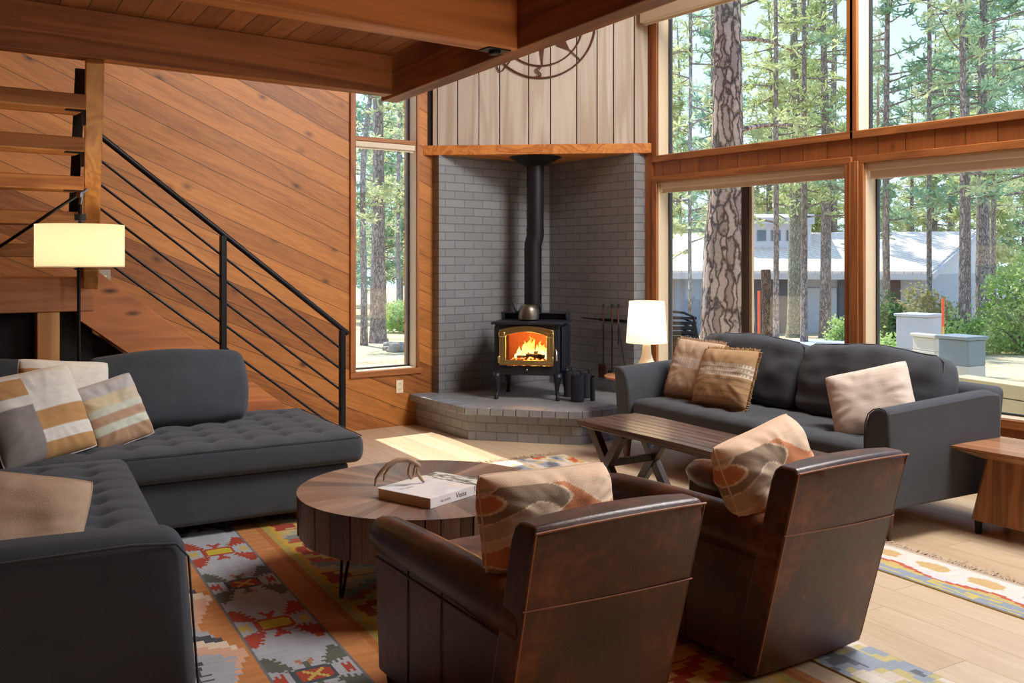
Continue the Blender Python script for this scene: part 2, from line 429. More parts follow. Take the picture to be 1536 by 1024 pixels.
# corner post boards on the window wall
m = MB(); m.box(XW-.012, 5.71, 0, XW, 5.80, 5); structure(m.build('trim_1', M['trimwood_z']))
m = MB(); m.box(XW-.03, 3.735, 0, XW-.001, 3.808, 2.10); structure(m.build('trim_2', M['trimwood_z'], bevel=.003))
# tall window in the back wall
w = group_root('window_1'); m = MB(); c = .05
m.box(WX0-c, YW-.02, WZ0-c, WX1+c, YW+.01, WZ0); m.box(WX0-c, YW-.02, WZ1, WX1+c, YW+.01, WZ1+c); m.build('casing_rail', M['trimwood_x'], w, bevel=.003)
m = MB(); m.box(WX0-c, YW-.02, WZ0, WX0, YW+.01, WZ1); m.box(WX1, YW-.02, WZ0, WX1+.025, YW+.01, WZ1); m.build('casing_stile', M['trimwood_z'], w, bevel=.003)
m = MB(); m.box(WX0, YW-.005, 2.422, WX1, YW+.15, 2.458); m.build('transom', M['trimwood_x'], w, bevel=.002)
m = MB(); j = .006
for b in ((WX0, WZ0, WX0+j, WZ1), (WX1-j, WZ0, WX1, WZ1), (WX0, WZ0, WX1, WZ0+j), (WX0, WZ1-j, WX1, WZ1)): m.box(b[0], YW, b[1], b[2], YW+.1, b[3])
m.build('jamb', M['winwhite'], w)
m = MB(); f = .02; yg = YW+.10
for b in ((WX0, WZ0, WX0+f, WZ1), (WX1-f, WZ0, WX1, WZ1), (WX0, WZ0, WX1, WZ0+f), (WX0, WZ1-f, WX1, WZ1)): m.box(b[0], yg, b[1], b[2], yg+.03, b[3])
m.build('sash', M['winblack'], w)
m = MB(); m.add([(WX0, yg+.015, WZ0), (WX1, yg+.015, WZ0), (WX1, yg+.015, WZ1), (WX0, yg+.015, WZ1)], [(0, 1, 2, 3)]); m.build('pane', GL, w)

# ---- roller shades
def shade_y(name_l, y0, y1, ztop, zbot, x=XW+.045, grp='rolled-up cream shades over the lower windows', cas=.045):
    t = thing('roller_shade', name_l, 'window shade', (x, (y0+y1)/2, ztop), 0, grp); h = (y1-y0)/2
    m = MB(); m.box(-.035, -h, -cas, .035, h, 0); m.build('cassette', M['blind'], t, bevel=.006)
    m = MB(); m.box(-.012, -h+.01, -(ztop-zbot), -.004, h-.01, -cas+.005); m.box(-.018, -h+.01, -(ztop-zbot)-.012, 0, h-.01, -(ztop-zbot)); m.build('fabric', M['blind'], t)
shade_y('cream rolled-up shade over the lower window behind the small white lamp', 3.86, 5.645, LZ1-.006, 2.005)
shade_y('cream rolled-up shade over the lower window above the square wooden side table', 1.9, 3.69, LZ1-.006, 1.985)
t = thing('roller_shade', 'wide cream shade box at the top of the tall upper window beside the beam', 'window shade', (XW-.07, 4.72, 3.57))
m = MB(); m.box(-.045, -1.0, -.125, .045, 1.04, 0); m.build('cassette', M['blind'], t, bevel=.006)
m = MB(); m.box(-.008, -.98, -.145, .002, 1.02, -.12); m.build('fabric', M['blind'], t)
t = thing('roller_shade', 'narrow cream shade under the transom of the tall window by the stairs', 'window shade', ((WX0+WX1)/2, YW+.03, 2.42))
m = MB(); m.box(-.29, -.03, -.05, .29, .03, 0); m.build('cassette', M['blind'], t, bevel=.008)
m = MB(); m.box(-.285, -.01, -.062, .285, -.004, -.045); m.build('fabric', M['blind'], t)

# ---- outlet and switch
p = on_y(599, 579.5, YW)
t = thing('wall_outlet', 'cream electrical outlet on the wood wall below the tall window', 'outlet', (p.x, YW-.001, p.z))
m = MB(); m.box(-.035, -.008, -.056, .035, 0, .056); m.build('cover_plate', M['whiteplastic'], t, bevel=.003)
sock = plain('socket_shadow', sr(120, 100, 70), .6)
for dz in (.024, -.024):
    m = MB(); m.box(-.016, -.0095, dz-.014, .016, -.007, dz+.014); m.build('socket', M['whiteplastic'], t, bevel=.003)
    m = MB(); m.box(-.008, -.0105, dz-.007, -.005, -.009, dz+.007); m.box(.005, -.0105, dz-.007, .008, -.009, dz+.007); m.build('slot', sock, t)
p = on_y(154.5, 417, 6.6)
t = thing('switch_box', 'small pale metal switch box on the wall beside the stair landing', 'switch', (p.x*1.0667, YW-.001, CAMZ+(p.z-CAMZ)*1.0667))
m = MB(); m.box(-.04, -.045, -.06, .04, 0, .06); m.build('box_body', plain('galvanised_box', sr(170, 160, 140), .5, .4), t, bevel=.004)
m = MB(); m.box(-.012, -.05, -.02, .012, -.045, .02); m.build('toggle', M['whiteplastic'], t, bevel=.002)

# ================================================================ LOFT BEAMS
t = thing('ceiling_beam', 'long brown loft beam resting over the top of the open stairs', 'beam', (0, 4.9, 2.4), 0)
m = MB(); m.box(-1.55, 0, 0, 2.80, .10, .235); m.build('timber', M['beam_x'], t, bevel=.005)
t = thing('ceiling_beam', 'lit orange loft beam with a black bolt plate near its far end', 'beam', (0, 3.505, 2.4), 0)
m = MB(); m.box(-1.55, 0, 0, 2.685, .13, .30); m.build('timber', wood('beam_wood_lit', sr(226, 146, 78), sr(164, 94, 46), 0, scale=6), t, bevel=.005)  # timber colour raised over the other beams so its face looks lit
m = MB(); m.box(2.53, .03, -.006, 2.66, .12, .001); b = m.build('bolt_plate', M['black'], t, bevel=.002)
m = MB(); m.box(2.575, .05, -.022, 2.615, .10, -.005); m.build('bolt_head', M['black'], b, bevel=.004)
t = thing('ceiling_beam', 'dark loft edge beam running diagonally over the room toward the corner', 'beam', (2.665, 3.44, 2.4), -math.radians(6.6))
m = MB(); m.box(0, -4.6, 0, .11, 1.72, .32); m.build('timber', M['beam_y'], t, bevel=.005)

# ================================================================ STAIRS
YS = 6.27
st = thing('staircase', 'open wooden staircase with black steel railing climbing along the pine wall', 'staircase')
def xs(Y): return 1.117+(Y-4.97)*.19           # right end of the upper flight's treads
# upper flight treads
for i in range(5):
    Y = 4.97+.261*i; z = 2.23-.18*i; x1 = xs(Y)
    m = MB(); m.box(-.3, Y, z-.075, x1, Y+.24, z); m.build('tread', M['treadwood'], st, bevel=.005)
    m = MB(); br = MB(); br.box(x1-.09, Y+.01, z-.082, x1, Y+.05, z-.074); br.box(x1-.012, Y+.01, z-.15, x1, Y+.05, z-.075)
    br.build('tread_bracket', M['black'], st, bevel=.001)
m = MB(); a = Vector((xs(4.92)+.045, 4.96, 2.44)); b = Vector((xs(6.25)+.06, 6.22, 1.30))
m.beam(a, b, .085, .17, up=(0, 0, 1)); m.build('stringer', M['stringwood'], st, bevel=.005)
m = MB(); m.beam((xs(5.3)-.03, 5.25, 2.40), (xs(6.1)-.04, 6.12, 1.50), .05, .03); m.build('steel_brace', M['matblack'], st)
# landing
m = MB(); m.box(-1.5, YS-.012, 1.10, 1.45, YS+.09, 1.31); m.build('landing_beam', M['skirtwood'], st, bevel=.006)
m = MB(); m.box(-1.5, YS+.09, 1.27, 1.47, YW-.01, 1.31); m.build('landing_deck', M['treadwood'], st)
m = MB(); m.box(1.13, YS+.0, 0, 1.255, YS+.09, 1.10); m.build('landing_post', M['stringwood'], st, bevel=.004)
m = MB(); m.box(-1.5, YS+.12, 0, 1.47, YS+.14, 1.12); m.build('landing_shade_sheet', plain('painted_recess_shade', (.008, .007, .006), .9), st)  # black sheet painted in for the shade under the landing
# lower flight: skirt board, treads behind it
sl = -.766; x0, z0 = 1.394, 1.023               # lower edge of the skirt
def zl(x): return z0+sl*(x-x0)
m = MB(); xe = x0+z0/.766
m.add([(1.36, YS, zl(1.36)), (xe, YS, 0), (xe+.50, YS, 0), (1.36, YS, zl(1.36)+.385),
       (1.36, YS+.045, zl(1.36)), (xe, YS+.045, 0), (xe+.50, YS+.045, 0), (1.36, YS+.045, zl(1.36)+.385)],
      [(0, 1, 2, 3), (7, 6, 5, 4), (0, 4, 5, 1), (1, 5, 6, 2), (2, 6, 7, 3), (3, 7, 4, 0)])
sk_mat = wood('skirt_board_wood', sr(206, 128, 70), sr(140, 78, 42), 0, scale=5)
o = m.build('skirt_board', sk_mat, st, bevel=.003)
for i in range(6):
    z = 1.31-.187*(i+1); x = 1.47+.244*i
    m = MB(); m.box(x, YS+.045, z-.04, x+.26, YW-.01, z); m.build('tread', M['treadwood'], st, bevel=.004)
m = MB(); m.add([(1.36, YS+.2, zl(1.36)), (xe, YS+.2, 0), (1.36, YS+.2, 0)], [(0, 1, 2)]); m.build('under_stair_shade', plain('painted_stair_shade', (.008, .007, .006), .9), st)  # black triangle standing in for the shade below the flight
# railing
def zr(x): return 2.171+sl*(x-1.507)
YR = YS-.035
m = MB(); m.tube([(1.45, YR, zr(1.45)), (3.19, YR, zr(3.19))], .019, 10); m.build('handrail', M['black'], st, smooth=40)
for k in range(1, 6):
    m = MB(); xa = 1.32 if k > 2 else 1.40
    m.tube([(xa, YR, zr(xa)-.151*k), (3.145, YR, zr(3.145)-.151*k)], .0085, 8); m.build('rail_bar', M['black'], st, smooth=40)
for x in (2.26, 3.145):
    m = MB(); m.box(x-.02, YR-.02, 0, x+.02, YR+.02, zr(x)-.01); m.build('rail_post', M['black'], st, bevel=.003)

# ================================================================ HEARTH
t = thing('raised_hearth', 'low grey painted brick hearth filling the corner under the wood stove', 'hearth')
HA, HB, HC = (4.25, YW-.003), (4.206, 6.157), (4.763, 5.459)
body = [HA, HB, HC, (XW-.003, 5.45), (XW-.003, YW-.003)]
m = MB(); m.prism(body, 0, .215); m.build('brick_base', M['hearth'], t, uv=True)
ov = .055
cap = [(4.20, YW-.003), (4.15, 6.125), (4.735, 5.40), (XW-.003, 5.39), (XW-.003, YW-.003)]
m = MB(); m.prism(cap, .212, .262); m.build('cap_slab', M['hearthtop'], t)
m = MB()
for a, b in zip(cap[:3], cap[1:4]):
    a, b = Vector((*a, 0)), Vector((*b, 0)); L = (b-a).length; d = (b-a)/L; nn = Vector((-d.y, d.x, 0))
    k = max(1, int(round(L/.1)))
    for i in range(k):
        p0 = a+d*(L*i/k+.003); p1 = a+d*(L*(i+1)/k-.003)
        jit = random.uniform(-.003, .003)
        for q in ():
            pass
        vs = [p0-nn*(.012+jit), p1-nn*(.012+jit), p1+nn*.15, p0+nn*.15]
        o0 = [Vector((v.x, v.y, .208)) for v in vs]+[Vector((v.x, v.y, .2665+jit*.3)) for v in vs]
        m.add(o0, [(0, 3, 2, 1), (4, 5, 6, 7), (0, 1, 5, 4), (1, 2, 6, 5), (2, 3, 7, 6), (3, 0, 4, 7)])
m.build('cap_brick_edge', plain('painted_cap_brick', sr(136, 140, 146), .45, 0, 30, .25, var=.12), t, bevel=.005)
# ================================================================ SEATING
def ease(a): return max(0.0, min(1.0, a))
def tuft_fn(nx, ny, depth, crown, seed=0, x_off=0.0, y_off=0.0):
    """top face puffs between a grid of sunk tufts"""
    def fn(p, h):
        p = Vector(p)
        u = (p.x/h[0]+1)/2*nx; v = (p.y/h[1]+1)/2*ny
        edge = ease((1-abs(p.x/h[0]))*6)*ease((1-abs(p.y/h[1]))*6)
        if p.z > 0:
            du = u-round(u); dw = v-round(v)
            dim = math.exp(-(du*du+dw*dw)/.035)+.38*math.exp(-du*du/.006)*.6+.38*math.exp(-dw*dw/.006)*.6
            p.z += edge*(crown-depth*min(1.0, dim)) + .004*nz((p.x*6, p.y*6, seed))
        side = 1+.012*math.sin(PI*(p.z/h[2]+1)/2)
        p.x *= side; p.y *= side
        return p
    return fn
def cushion_fn(puff=.04, seed=0, wr=.008, sag=.0):
    """back cushion: fat in the middle, corners pinched; thin axis is y"""
    def fn(p, h):
        p = Vector(p); u = p.x/h[0]; w = p.z/h[2]
        bell = max(0, 1-u*u)**.5*max(0, 1-w*w)**.5
        s = 1 if p.y > 0 else -1
        p.y += s*puff*bell if abs(p.y) > .2*h[1] else 0
        p.x *= 1-.03*(w*w)*abs(u)+.015*math.cos(w*2.5)
        p.z *= 1-.035*(u*u)
        if w > .5: p.z += .012*math.cos(u*3.0)-sag*(1-abs(u))
        n = wr*(nz((p.x*5, p.z*14, seed), 1)+.6*nz((p.x*16, p.z*7, seed+9), 1))
        p.y += s*n; p.z += n*.4
        return p
    return fn

SK = -math.radians(7)
# ---------- sectional
sec = thing('sectional_sofa', 'charcoal L-shaped sectional sofa with tufted seats in front of the stairs', 'sofa', (1.246, 4.77, 0), SK)
m = MB(); m.rbox((.02, .54, .19), (2.26, 1.04, .24), .03, .12); m.build('base', M['sofa'], sec, smooth=50)
TW = -math.radians(2.5)
m = MB(); m.rbox((-.48, -.86, .19), (.93, 1.80, .24), .03, .12); m.build('base', M['sofa'], sec, smooth=50, rot=TW)
m = MB(); m.rbox((.04, .54, .385), (2.34, 1.12, .155), .038, .022, tuft_fn(12, 6, .030, .012, 1)); m.build('seat_cushion', M['sofa'], sec, smooth=True)
m = MB(); m.rbox((-.475, -.91, .385), (.96, 1.79, .157), .05, .022, tuft_fn(5, 10, .030, .012, 2)); m.build('seat_cushion', M['sofa'], sec, smooth=True, rot=TW)
def piping(pts, name, par, r=.004, mat=None):
    mm = MB(); mm.tube(pts, r, 6); return mm.build(name, mat or M['sofa_d'], par, smooth=60)
piping([(-1.1, -.022, .452), (1.19, -.022, .452), (1.213, 0.0, .452), (1.213, 1.09, .452)], 'seat_piping', sec, .0028)
# arm nearest the camera
def arm_fn(p, h):
    p = Vector(p); 
    if p.z > 0: p.z += .012*math.sin((p.x/h[0]+1)*PI/2)-.010
    p.x += .02*(-p.z/h[2])*(1 if p.x > 0 else 0)
    return p
m = MB(); m.rbox((-.54, -1.905, .345), (1.10, .19, .53), .065, .05, arm_fn); m.build('armrest', M['sofa'], sec, smooth=True, rot=TW)
xr = .022
piping([(-1.05, -1.998, .575), (-.16, -2.0, .585), (-.04, -1.995, .572), (-.005, -1.995, .53), (.008, -1.998, .34), (.025, -1.998, .10)], 'arm_piping', sec, .004).rotation_euler.z = TW
# back frames (low) and loose back cushions
m = MB(); m.rbox((-.36, 1.08, .36), (1.5, .13, .60), .04, .08); m.build('backrest', M['sofa'], sec, smooth=True)
m = MB(); m.rbox((-1.04, -.40, .40), (.16, 2.9, .62), .05, .08); m.build('backrest', M['sofa'], sec, smooth=True)
def back_cushion(par, c, size, yaw, tilt, seed, puff=.05, sag=.0, pipe=True, wr=.008, mat=None):
    R = Matrix.Rotation(yaw, 4, 'Z') @ Matrix.Rotation(tilt, 4, 'X')
    mm = MB(); mm.rbox((0, 0, 0), size, min(size[1]*.36, .055), .028, cushion_fn(puff, seed, wr, sag))
    o = mm.build('back_cushion', mat or M['sofa'], par, smooth=True); o.matrix_local = Matrix.Translation(c) @ R
    if pipe:
        h = [q/2 for q in size]; f = cushion_fn(puff, seed, wr, sag); pts = []
        N = 14; r = .05
        for i in range(N+1): pts.append((-h[0]+r+(2*h[0]-2*r)*i/N, -h[1]+.02, h[2]-.004))
        top = []
        for q in pts:
            a = Vector(f(Vector((q[0], -h[1]*.6, h[2])), h)); top.append((a.x, -h[1]*.62, a.z+.0))
        side = [(h[0]-.012, -h[1]*.62, h[2]-.05), (h[0]+.004, -h[1]*.62, 0), (h[0]-.012, -h[1]*.62, -h[2]+.05)]
        mm = MB(); mm.tube([(-h[0]+.012, -h[1]*.62, -h[2]+.05), (-h[0]-.004, -h[1]*.62, 0), (-h[0]+.012, -h[1]*.62, h[2]-.05)]+top+side, .004, 6)
        mm.build('piping', M['sofa_d'], o, smooth=60)
    return o
back_cushion(sec, (.345, .84, .665), (.90, .17, .44), math.radians(3), -math.radians(17), 3, .045, pipe=False, wr=.006)
back_cushion(sec, (-.54, .90, .655), (.80, .17, .42), math.radians(-1), -math.radians(15), 8, .045, pipe=False)
back_cushion(sec, (-.91, -.35, .62), (.84, .15, .40), math.radians(92), -math.radians(14), 13, .04, pipe=False)
back_cushion(sec, (-.91, -1.20, .62), (.84, .15, .40), math.radians(92), -math.radians(14), 14, .04, pipe=False)
for x, y in ((1.0, .14), (1.0, 1.0), (-1.0, 1.0), (-.1, -1.7), (-.9, -1.7)):
    m = MB(); m.lathe([(.022, 0), (.026, .08)], (x, y, 0), 12); m.build('leg', M['legwood'], sec)

# ---------- sofa by the windows
sf = thing('sofa', 'charcoal three seat sofa with wooden legs standing under the big windows', 'sofa', (4.33, 2.60, 0), SK)
L, D = 2.29, .90
m = MB(); m.rbox((D/2, L/2, .235), (D-.03, L-.04, .14), .03, .12); m.build('base', M['sofa'], sf, smooth=50)
m = MB(); m.rbox((.355, L/2, .375), (.70, L-.33, .165), .04, .028, tuft_fn(4, 10, .018, .012, 5)); m.build('seat_cushion', M['sofa'], sf, smooth=True)
def sofa_arm(y0, inner):
    """arm profile across its width, swept from front to back; inner is the side facing the seat"""
    prof = [(0, .165), (.15, .165), (.152, .40), (.150, .50), (.140, .585), (.118, .635), (.085, .662), (.045, .672), (.012, .665), (0, .645)]
    if inner < 0: prof = [(.15-a, z) for a, z in prof][::-1]
    mm = MB(); n = len(prof); N = 14; vs = []
    for i in range(N+1):
        t = i/N; x = -.035+t*(D+.03)
        for a, z in prof:
            zz = z+(.0+.045*t-.02*max(0, t-.9)*10 if z > .45 else 0)
            xx = x+(.035*(1-(z-.165)/.5) if i == 0 else 0)
            bul = .006*math.sin(PI*ease((z-.165)/.5))
            vs.append((xx, y0+a+(bul if a > .075 else -bul), zz))
    fs = [(i*n+k, (i+1)*n+k, (i+1)*n+(k+1) % n, i*n+(k+1) % n) for i in range(N) for k in range(n)]
    fs += [tuple(range(n)), tuple(range(N*n, N*n+n))[::-1]]
    if inner < 0: pass
    mm.add(vs, fs)
    o = mm.build('armrest', M['sofa'], sf, bevel=.014, smooth=30, seg=3)
    pr = [(a, z) for a, z in prof if z > .2]
    if inner > 0: pr = prof[1:]
    q = [(-.037+.035*(1-(z-.165)/.5), y0+a, z) for a, z in (prof[1:] if inner > 0 else prof[:-1])]
    mm = MB(); mm.tube(q, .0035, 6); mm.build('piping', M['sofa_d'], o, smooth=60)
sofa_arm(-.0, 1); sofa_arm(L-.15, -1)
m = MB(); m.rbox((D-.06, L/2, .44), (.15, L-.02, .56), .04, .07, lambda p, h: Vector((p.x+.05*(p.z/h[2]), p.y, p.z+(.012*math.cos(p.y*1.4) if p.z > 0 else 0)))); m.build('backrest', M['sofa'], sf, smooth=True)
back_cushion(sf, (.66, .655, .665), (.99, .20, .46), math.radians(-90), -math.radians(15), 21, .05, .0, True, .014)
back_cushion(sf, (.66, 1.635, .665), (.97, .20, .46), math.radians(-90), -math.radians(15), 25, .05, .0, True, .014)
for x, y in ((.03, .05), (.03, L-.07), (.82, .05), (.82, L-.07)):
    m = MB(); sg = -1 if x < .4 else 1
    m.lathe([(.016, 0), (.034, .17)], (0, 0, 0), 14, Matrix.Translation((x, y, 0)) @ Matrix.Shear('XY', 4, (-.0, 0)))
    m.build('leg', M['legwood'], sf, smooth=40)

# ---------- throw pillows
M['pil'] = attr_fabric('woven_pillow_fabric')
def pillow(label, c, w, h, t, yaw, tilt, roll, dye, seed=0, fringe=None, wr=.5, group=None, name='throw_pillow', bulge=None, mat=None):
    R = Matrix.Rotation(yaw, 4, 'Z') @ Matrix.Rotation(tilt, 4, 'X') @ Matrix.Rotation(roll, 4, 'Y')
    N = 84 if dye.__name__ in ('leaf_edge', 'band', 'band1', 'patch2', 'patch') else 44; mm = MB(); vs = []; cs = []
    for side in (-1, 1):
        for i in range(N+1):
            for j in range(N+1):
                u = -math.cos(PI*i/N)*.35+(2*i/N-1)*.65; v = -math.cos(PI*j/N)*.35+(2*j/N-1)*.65
                cr = 1-.05*(u*u*v*v)**2; pu = u*(1-.045*(1-v*v)*abs(u))*cr; pv = v*(1-.045*(1-u*u)*abs(v))*cr
                th = (max(0, 1-u**4)*max(0, 1-v**4))**.55
                # puckers running in from the seams
                e = max(abs(u), abs(v)); ang = math.atan2(v, u)
                pk = nz((math.cos(ang)*5, math.sin(ang)*5, seed))*ease((e-.35)*2)*th
                fl = nz((u*1.3, v*1.3, seed+5))+.35*nz((u*4, v*4, seed+2))
                y = side*t/2*th*(1+.16*fl*wr*2)+side*.022*pk*wr
                x = pu*w/2; z = pv*h/2
                vs.append((x, y, z)); cs.append(dye(u, v, side))
    fs = []
    for s_ in (0, 1):
        o = s_*(N+1)**2
        for i in range(N):
            for j in range(N):
                q = (o+i*(N+1)+j, o+(i+1)*(N+1)+j, o+(i+1)*(N+1)+j+1, o+i*(N+1)+j+1)
                fs.append(q if s_ == 0 else q[::-1])
    mm.add(vs, fs); mm.c = cs
    o = mm.build(name, mat or M['pil'], smooth=True); o.matrix_world = Matrix.Translation(c) @ R
    tag(o, label, 'pillow', group)
    ed = []
    for k in range(4*24):
        s_, r_ = divmod(k, 24); a = -1+2*r_/24
        u, v = ((a, -1), (1, a), (-a, 1), (-1, -a))[s_]
        cr = 1-.05*(u*u*v*v)**2; ed.append((u*(1-.045*(1-v*v)*abs(u))*cr*w/2, 0, v*(1-.045*(1-u*u)*abs(v))*cr*h/2))
    if fringe:
        mf = MB(); rr = random.Random(seed)
        P = [Vector(q) for q in ed]
        for k in range(len(P)):
            a, b = P[k], P[(k+1) % len(P)]; d = (b-a); out = Vector((d.z, 0, -d.x)).normalized()
            for q in range(4):
                p = a+d*(q/4); l_ = .012+rr.random()*.012; dd = out*l_+d.normalized()*rr.uniform(-.006, .006)+Vector((0, rr.uniform(-.006, .006), 0))
                mf.tube([p-out*.006, p+dd*.6, p+dd], [.0035, .0032, .002], 4)
        mf.build('fringe', plain('pillow_fringe_%d' % seed, fringe, .9), o)
    else:
        mf = MB(); mf.tube(ed+[ed[0]], .0035, 5, cap=False); 
        cc = dye(0, .98, -1); mf.build('seam_piping', plain('pillow_seam_%d' % seed, cc, .9), o, smooth=60)
    return o
tan, ivory, grey, beige = sr(196, 150, 100), sr(232, 226, 216), sr(150, 142, 136), sr(214, 188, 158)
def patch(u, v, s):
    i = 0 if u < -.35 else (1 if u < .35 else 2)
    if i == 0: c = ivory if v > .75 else (tan if v > .35 else (ivory if v > .1 else grey))
    elif i == 1: c = ivory if v > .0 else (tan if v > -.45 else ivory)
    else: c = ivory if v > .1 else (tan if v > -.35 else (ivory if v > -.62 else tan))
    return c
def patch2(u, v, s):
    if u < -.2: return ivory if v > .85 else (tan if v > .42 else (ivory if v > .2 else grey))
    return ivory if v > .05 else (tan if v > -.38 else (ivory if v > -.65 else tan))
def stripes(u, v, s):
    if v > .55: return sr(190, 186, 184)
    if v > .2: return sr(214, 196, 160) if u < .2 else sr(206, 190, 164)
    if v > -.05: return sr(204, 206, 190)
    if v > -.32: return sr(184, 150, 124)
    if v > -.55: return sr(204, 206, 190)
    return sr(176, 140, 112)
def plainc(c): return lambda u, v, s: c
def band(u, v, s):
    if -.02 < v < .42:
        k = int((v+.02)*26); return sr(226, 214, 196) if (int(u*26) % 2 == 0 or k % 4 == 0) and k % 4 != 3 else sr(178, 160, 138)
    if v < -.1 and int((v+1)*14) % 3 == 0: return sr(160, 130, 98)
    return sr(178, 146, 108)
def band1(u, v, s):
    if -.05 < v < .3: return sr(222, 210, 196) if int(u*30) % 2 == 0 else sr(192, 172, 152)
    return sr(198, 172, 144)
def ribs(u, v, s):
    a = .96+.05*math.sin(v*60); c = sr(222, 208, 194); return tuple(q*a for q in c)
# sectional pillows
pillow('patchwork ivory and tan pillow, leftmost in the corner of the sectional', (.90, 4.98, .665), .50, .46, .16, math.radians(22), -math.radians(24), math.radians(-6), patch2, 31, wr=.6)
pillow('ivory and tan patchwork pillow standing behind another patchwork pillow', (1.06, 5.20, .69), .46, .44, .13, math.radians(10), -math.radians(16), math.radians(7), patch, 32, wr=.5)
pillow('small pale striped pillow with knotted corners leaning on the sectional back', (1.285, 5.13, .625), .34, .36, .12, math.radians(14), -math.radians(22), math.radians(-12), stripes, 33, wr=.9)
pillow('plain beige velvet pillow on the sectional seat beside its near arm', (.44, 3.23, .575), .56, .40, .20, math.radians(-4), -math.radians(20), math.radians(14), plainc(sr(206, 176, 148)), 34, wr=.5)
# window sofa pillows
pillow('taupe fringed pillow with a white woven band, behind another against the sofa arm', (4.90, 4.41, .665), .42, .42, .15, SK-PI/2+.20, -math.radians(20), math.radians(3), band1, 41, fringe=sr(176, 146, 116), wr=.5)
pillow('tan fringed pillow with a wide white stitched band, front one on the window sofa', (4.79, 4.05, .65), .48, .40, .16, SK-PI/2+.05, -math.radians(22), math.radians(-2), band, 42, fringe=sr(168, 132, 90), wr=.5)
pillow('ivory ribbed pillow tipped against the near arm of the window sofa', (4.72, 2.96, .63), .46, .40, .16, SK-PI/2+.42, -math.radians(24), math.radians(-17), ribs, 43, wr=.5)

# ---------- leather armchairs
def leather():
    g = G('worn_brown_leather'); co = g.n('TexCoord').outputs['Object']
    n1 = g.n('TexNoise', {'Vector': co, 'Scale': 3.2, 'Detail': 6.0, 'Roughness': .65}).outputs[0]
    n2 = g.n('TexNoise', {'Vector': co, 'Scale': 38.0, 'Detail': 4.0}).outputs[0]
    v = g.n('TexVoronoi', {'Vector': co, 'Scale': 220.0}).outputs['Distance']
    f = g.math('ADD', g.math('MULTIPLY', n1, .85), g.math('MULTIPLY', n2, .15))
    c = g.ramp(f, [(.34, sr(40, 21, 15)), (.52, sr(70, 38, 25)), (.68, sr(128, 72, 40))])
    h = g.math('ADD', g.math('MULTIPLY', n2, .5), g.math('MULTIPLY', v, .5))
    return g.fin(c, g.math('ADD', .26, g.math('MULTIPLY', n1, .22)), 0, g.bump(h, .18, .003), .5)
M['leather'] = leather()
M['seamtan'] = plain('worn_leather_edge', sr(150, 92, 56), .5)
M['seamdark'] = plain('dark_leather_edge', sr(70, 36, 22), .4)
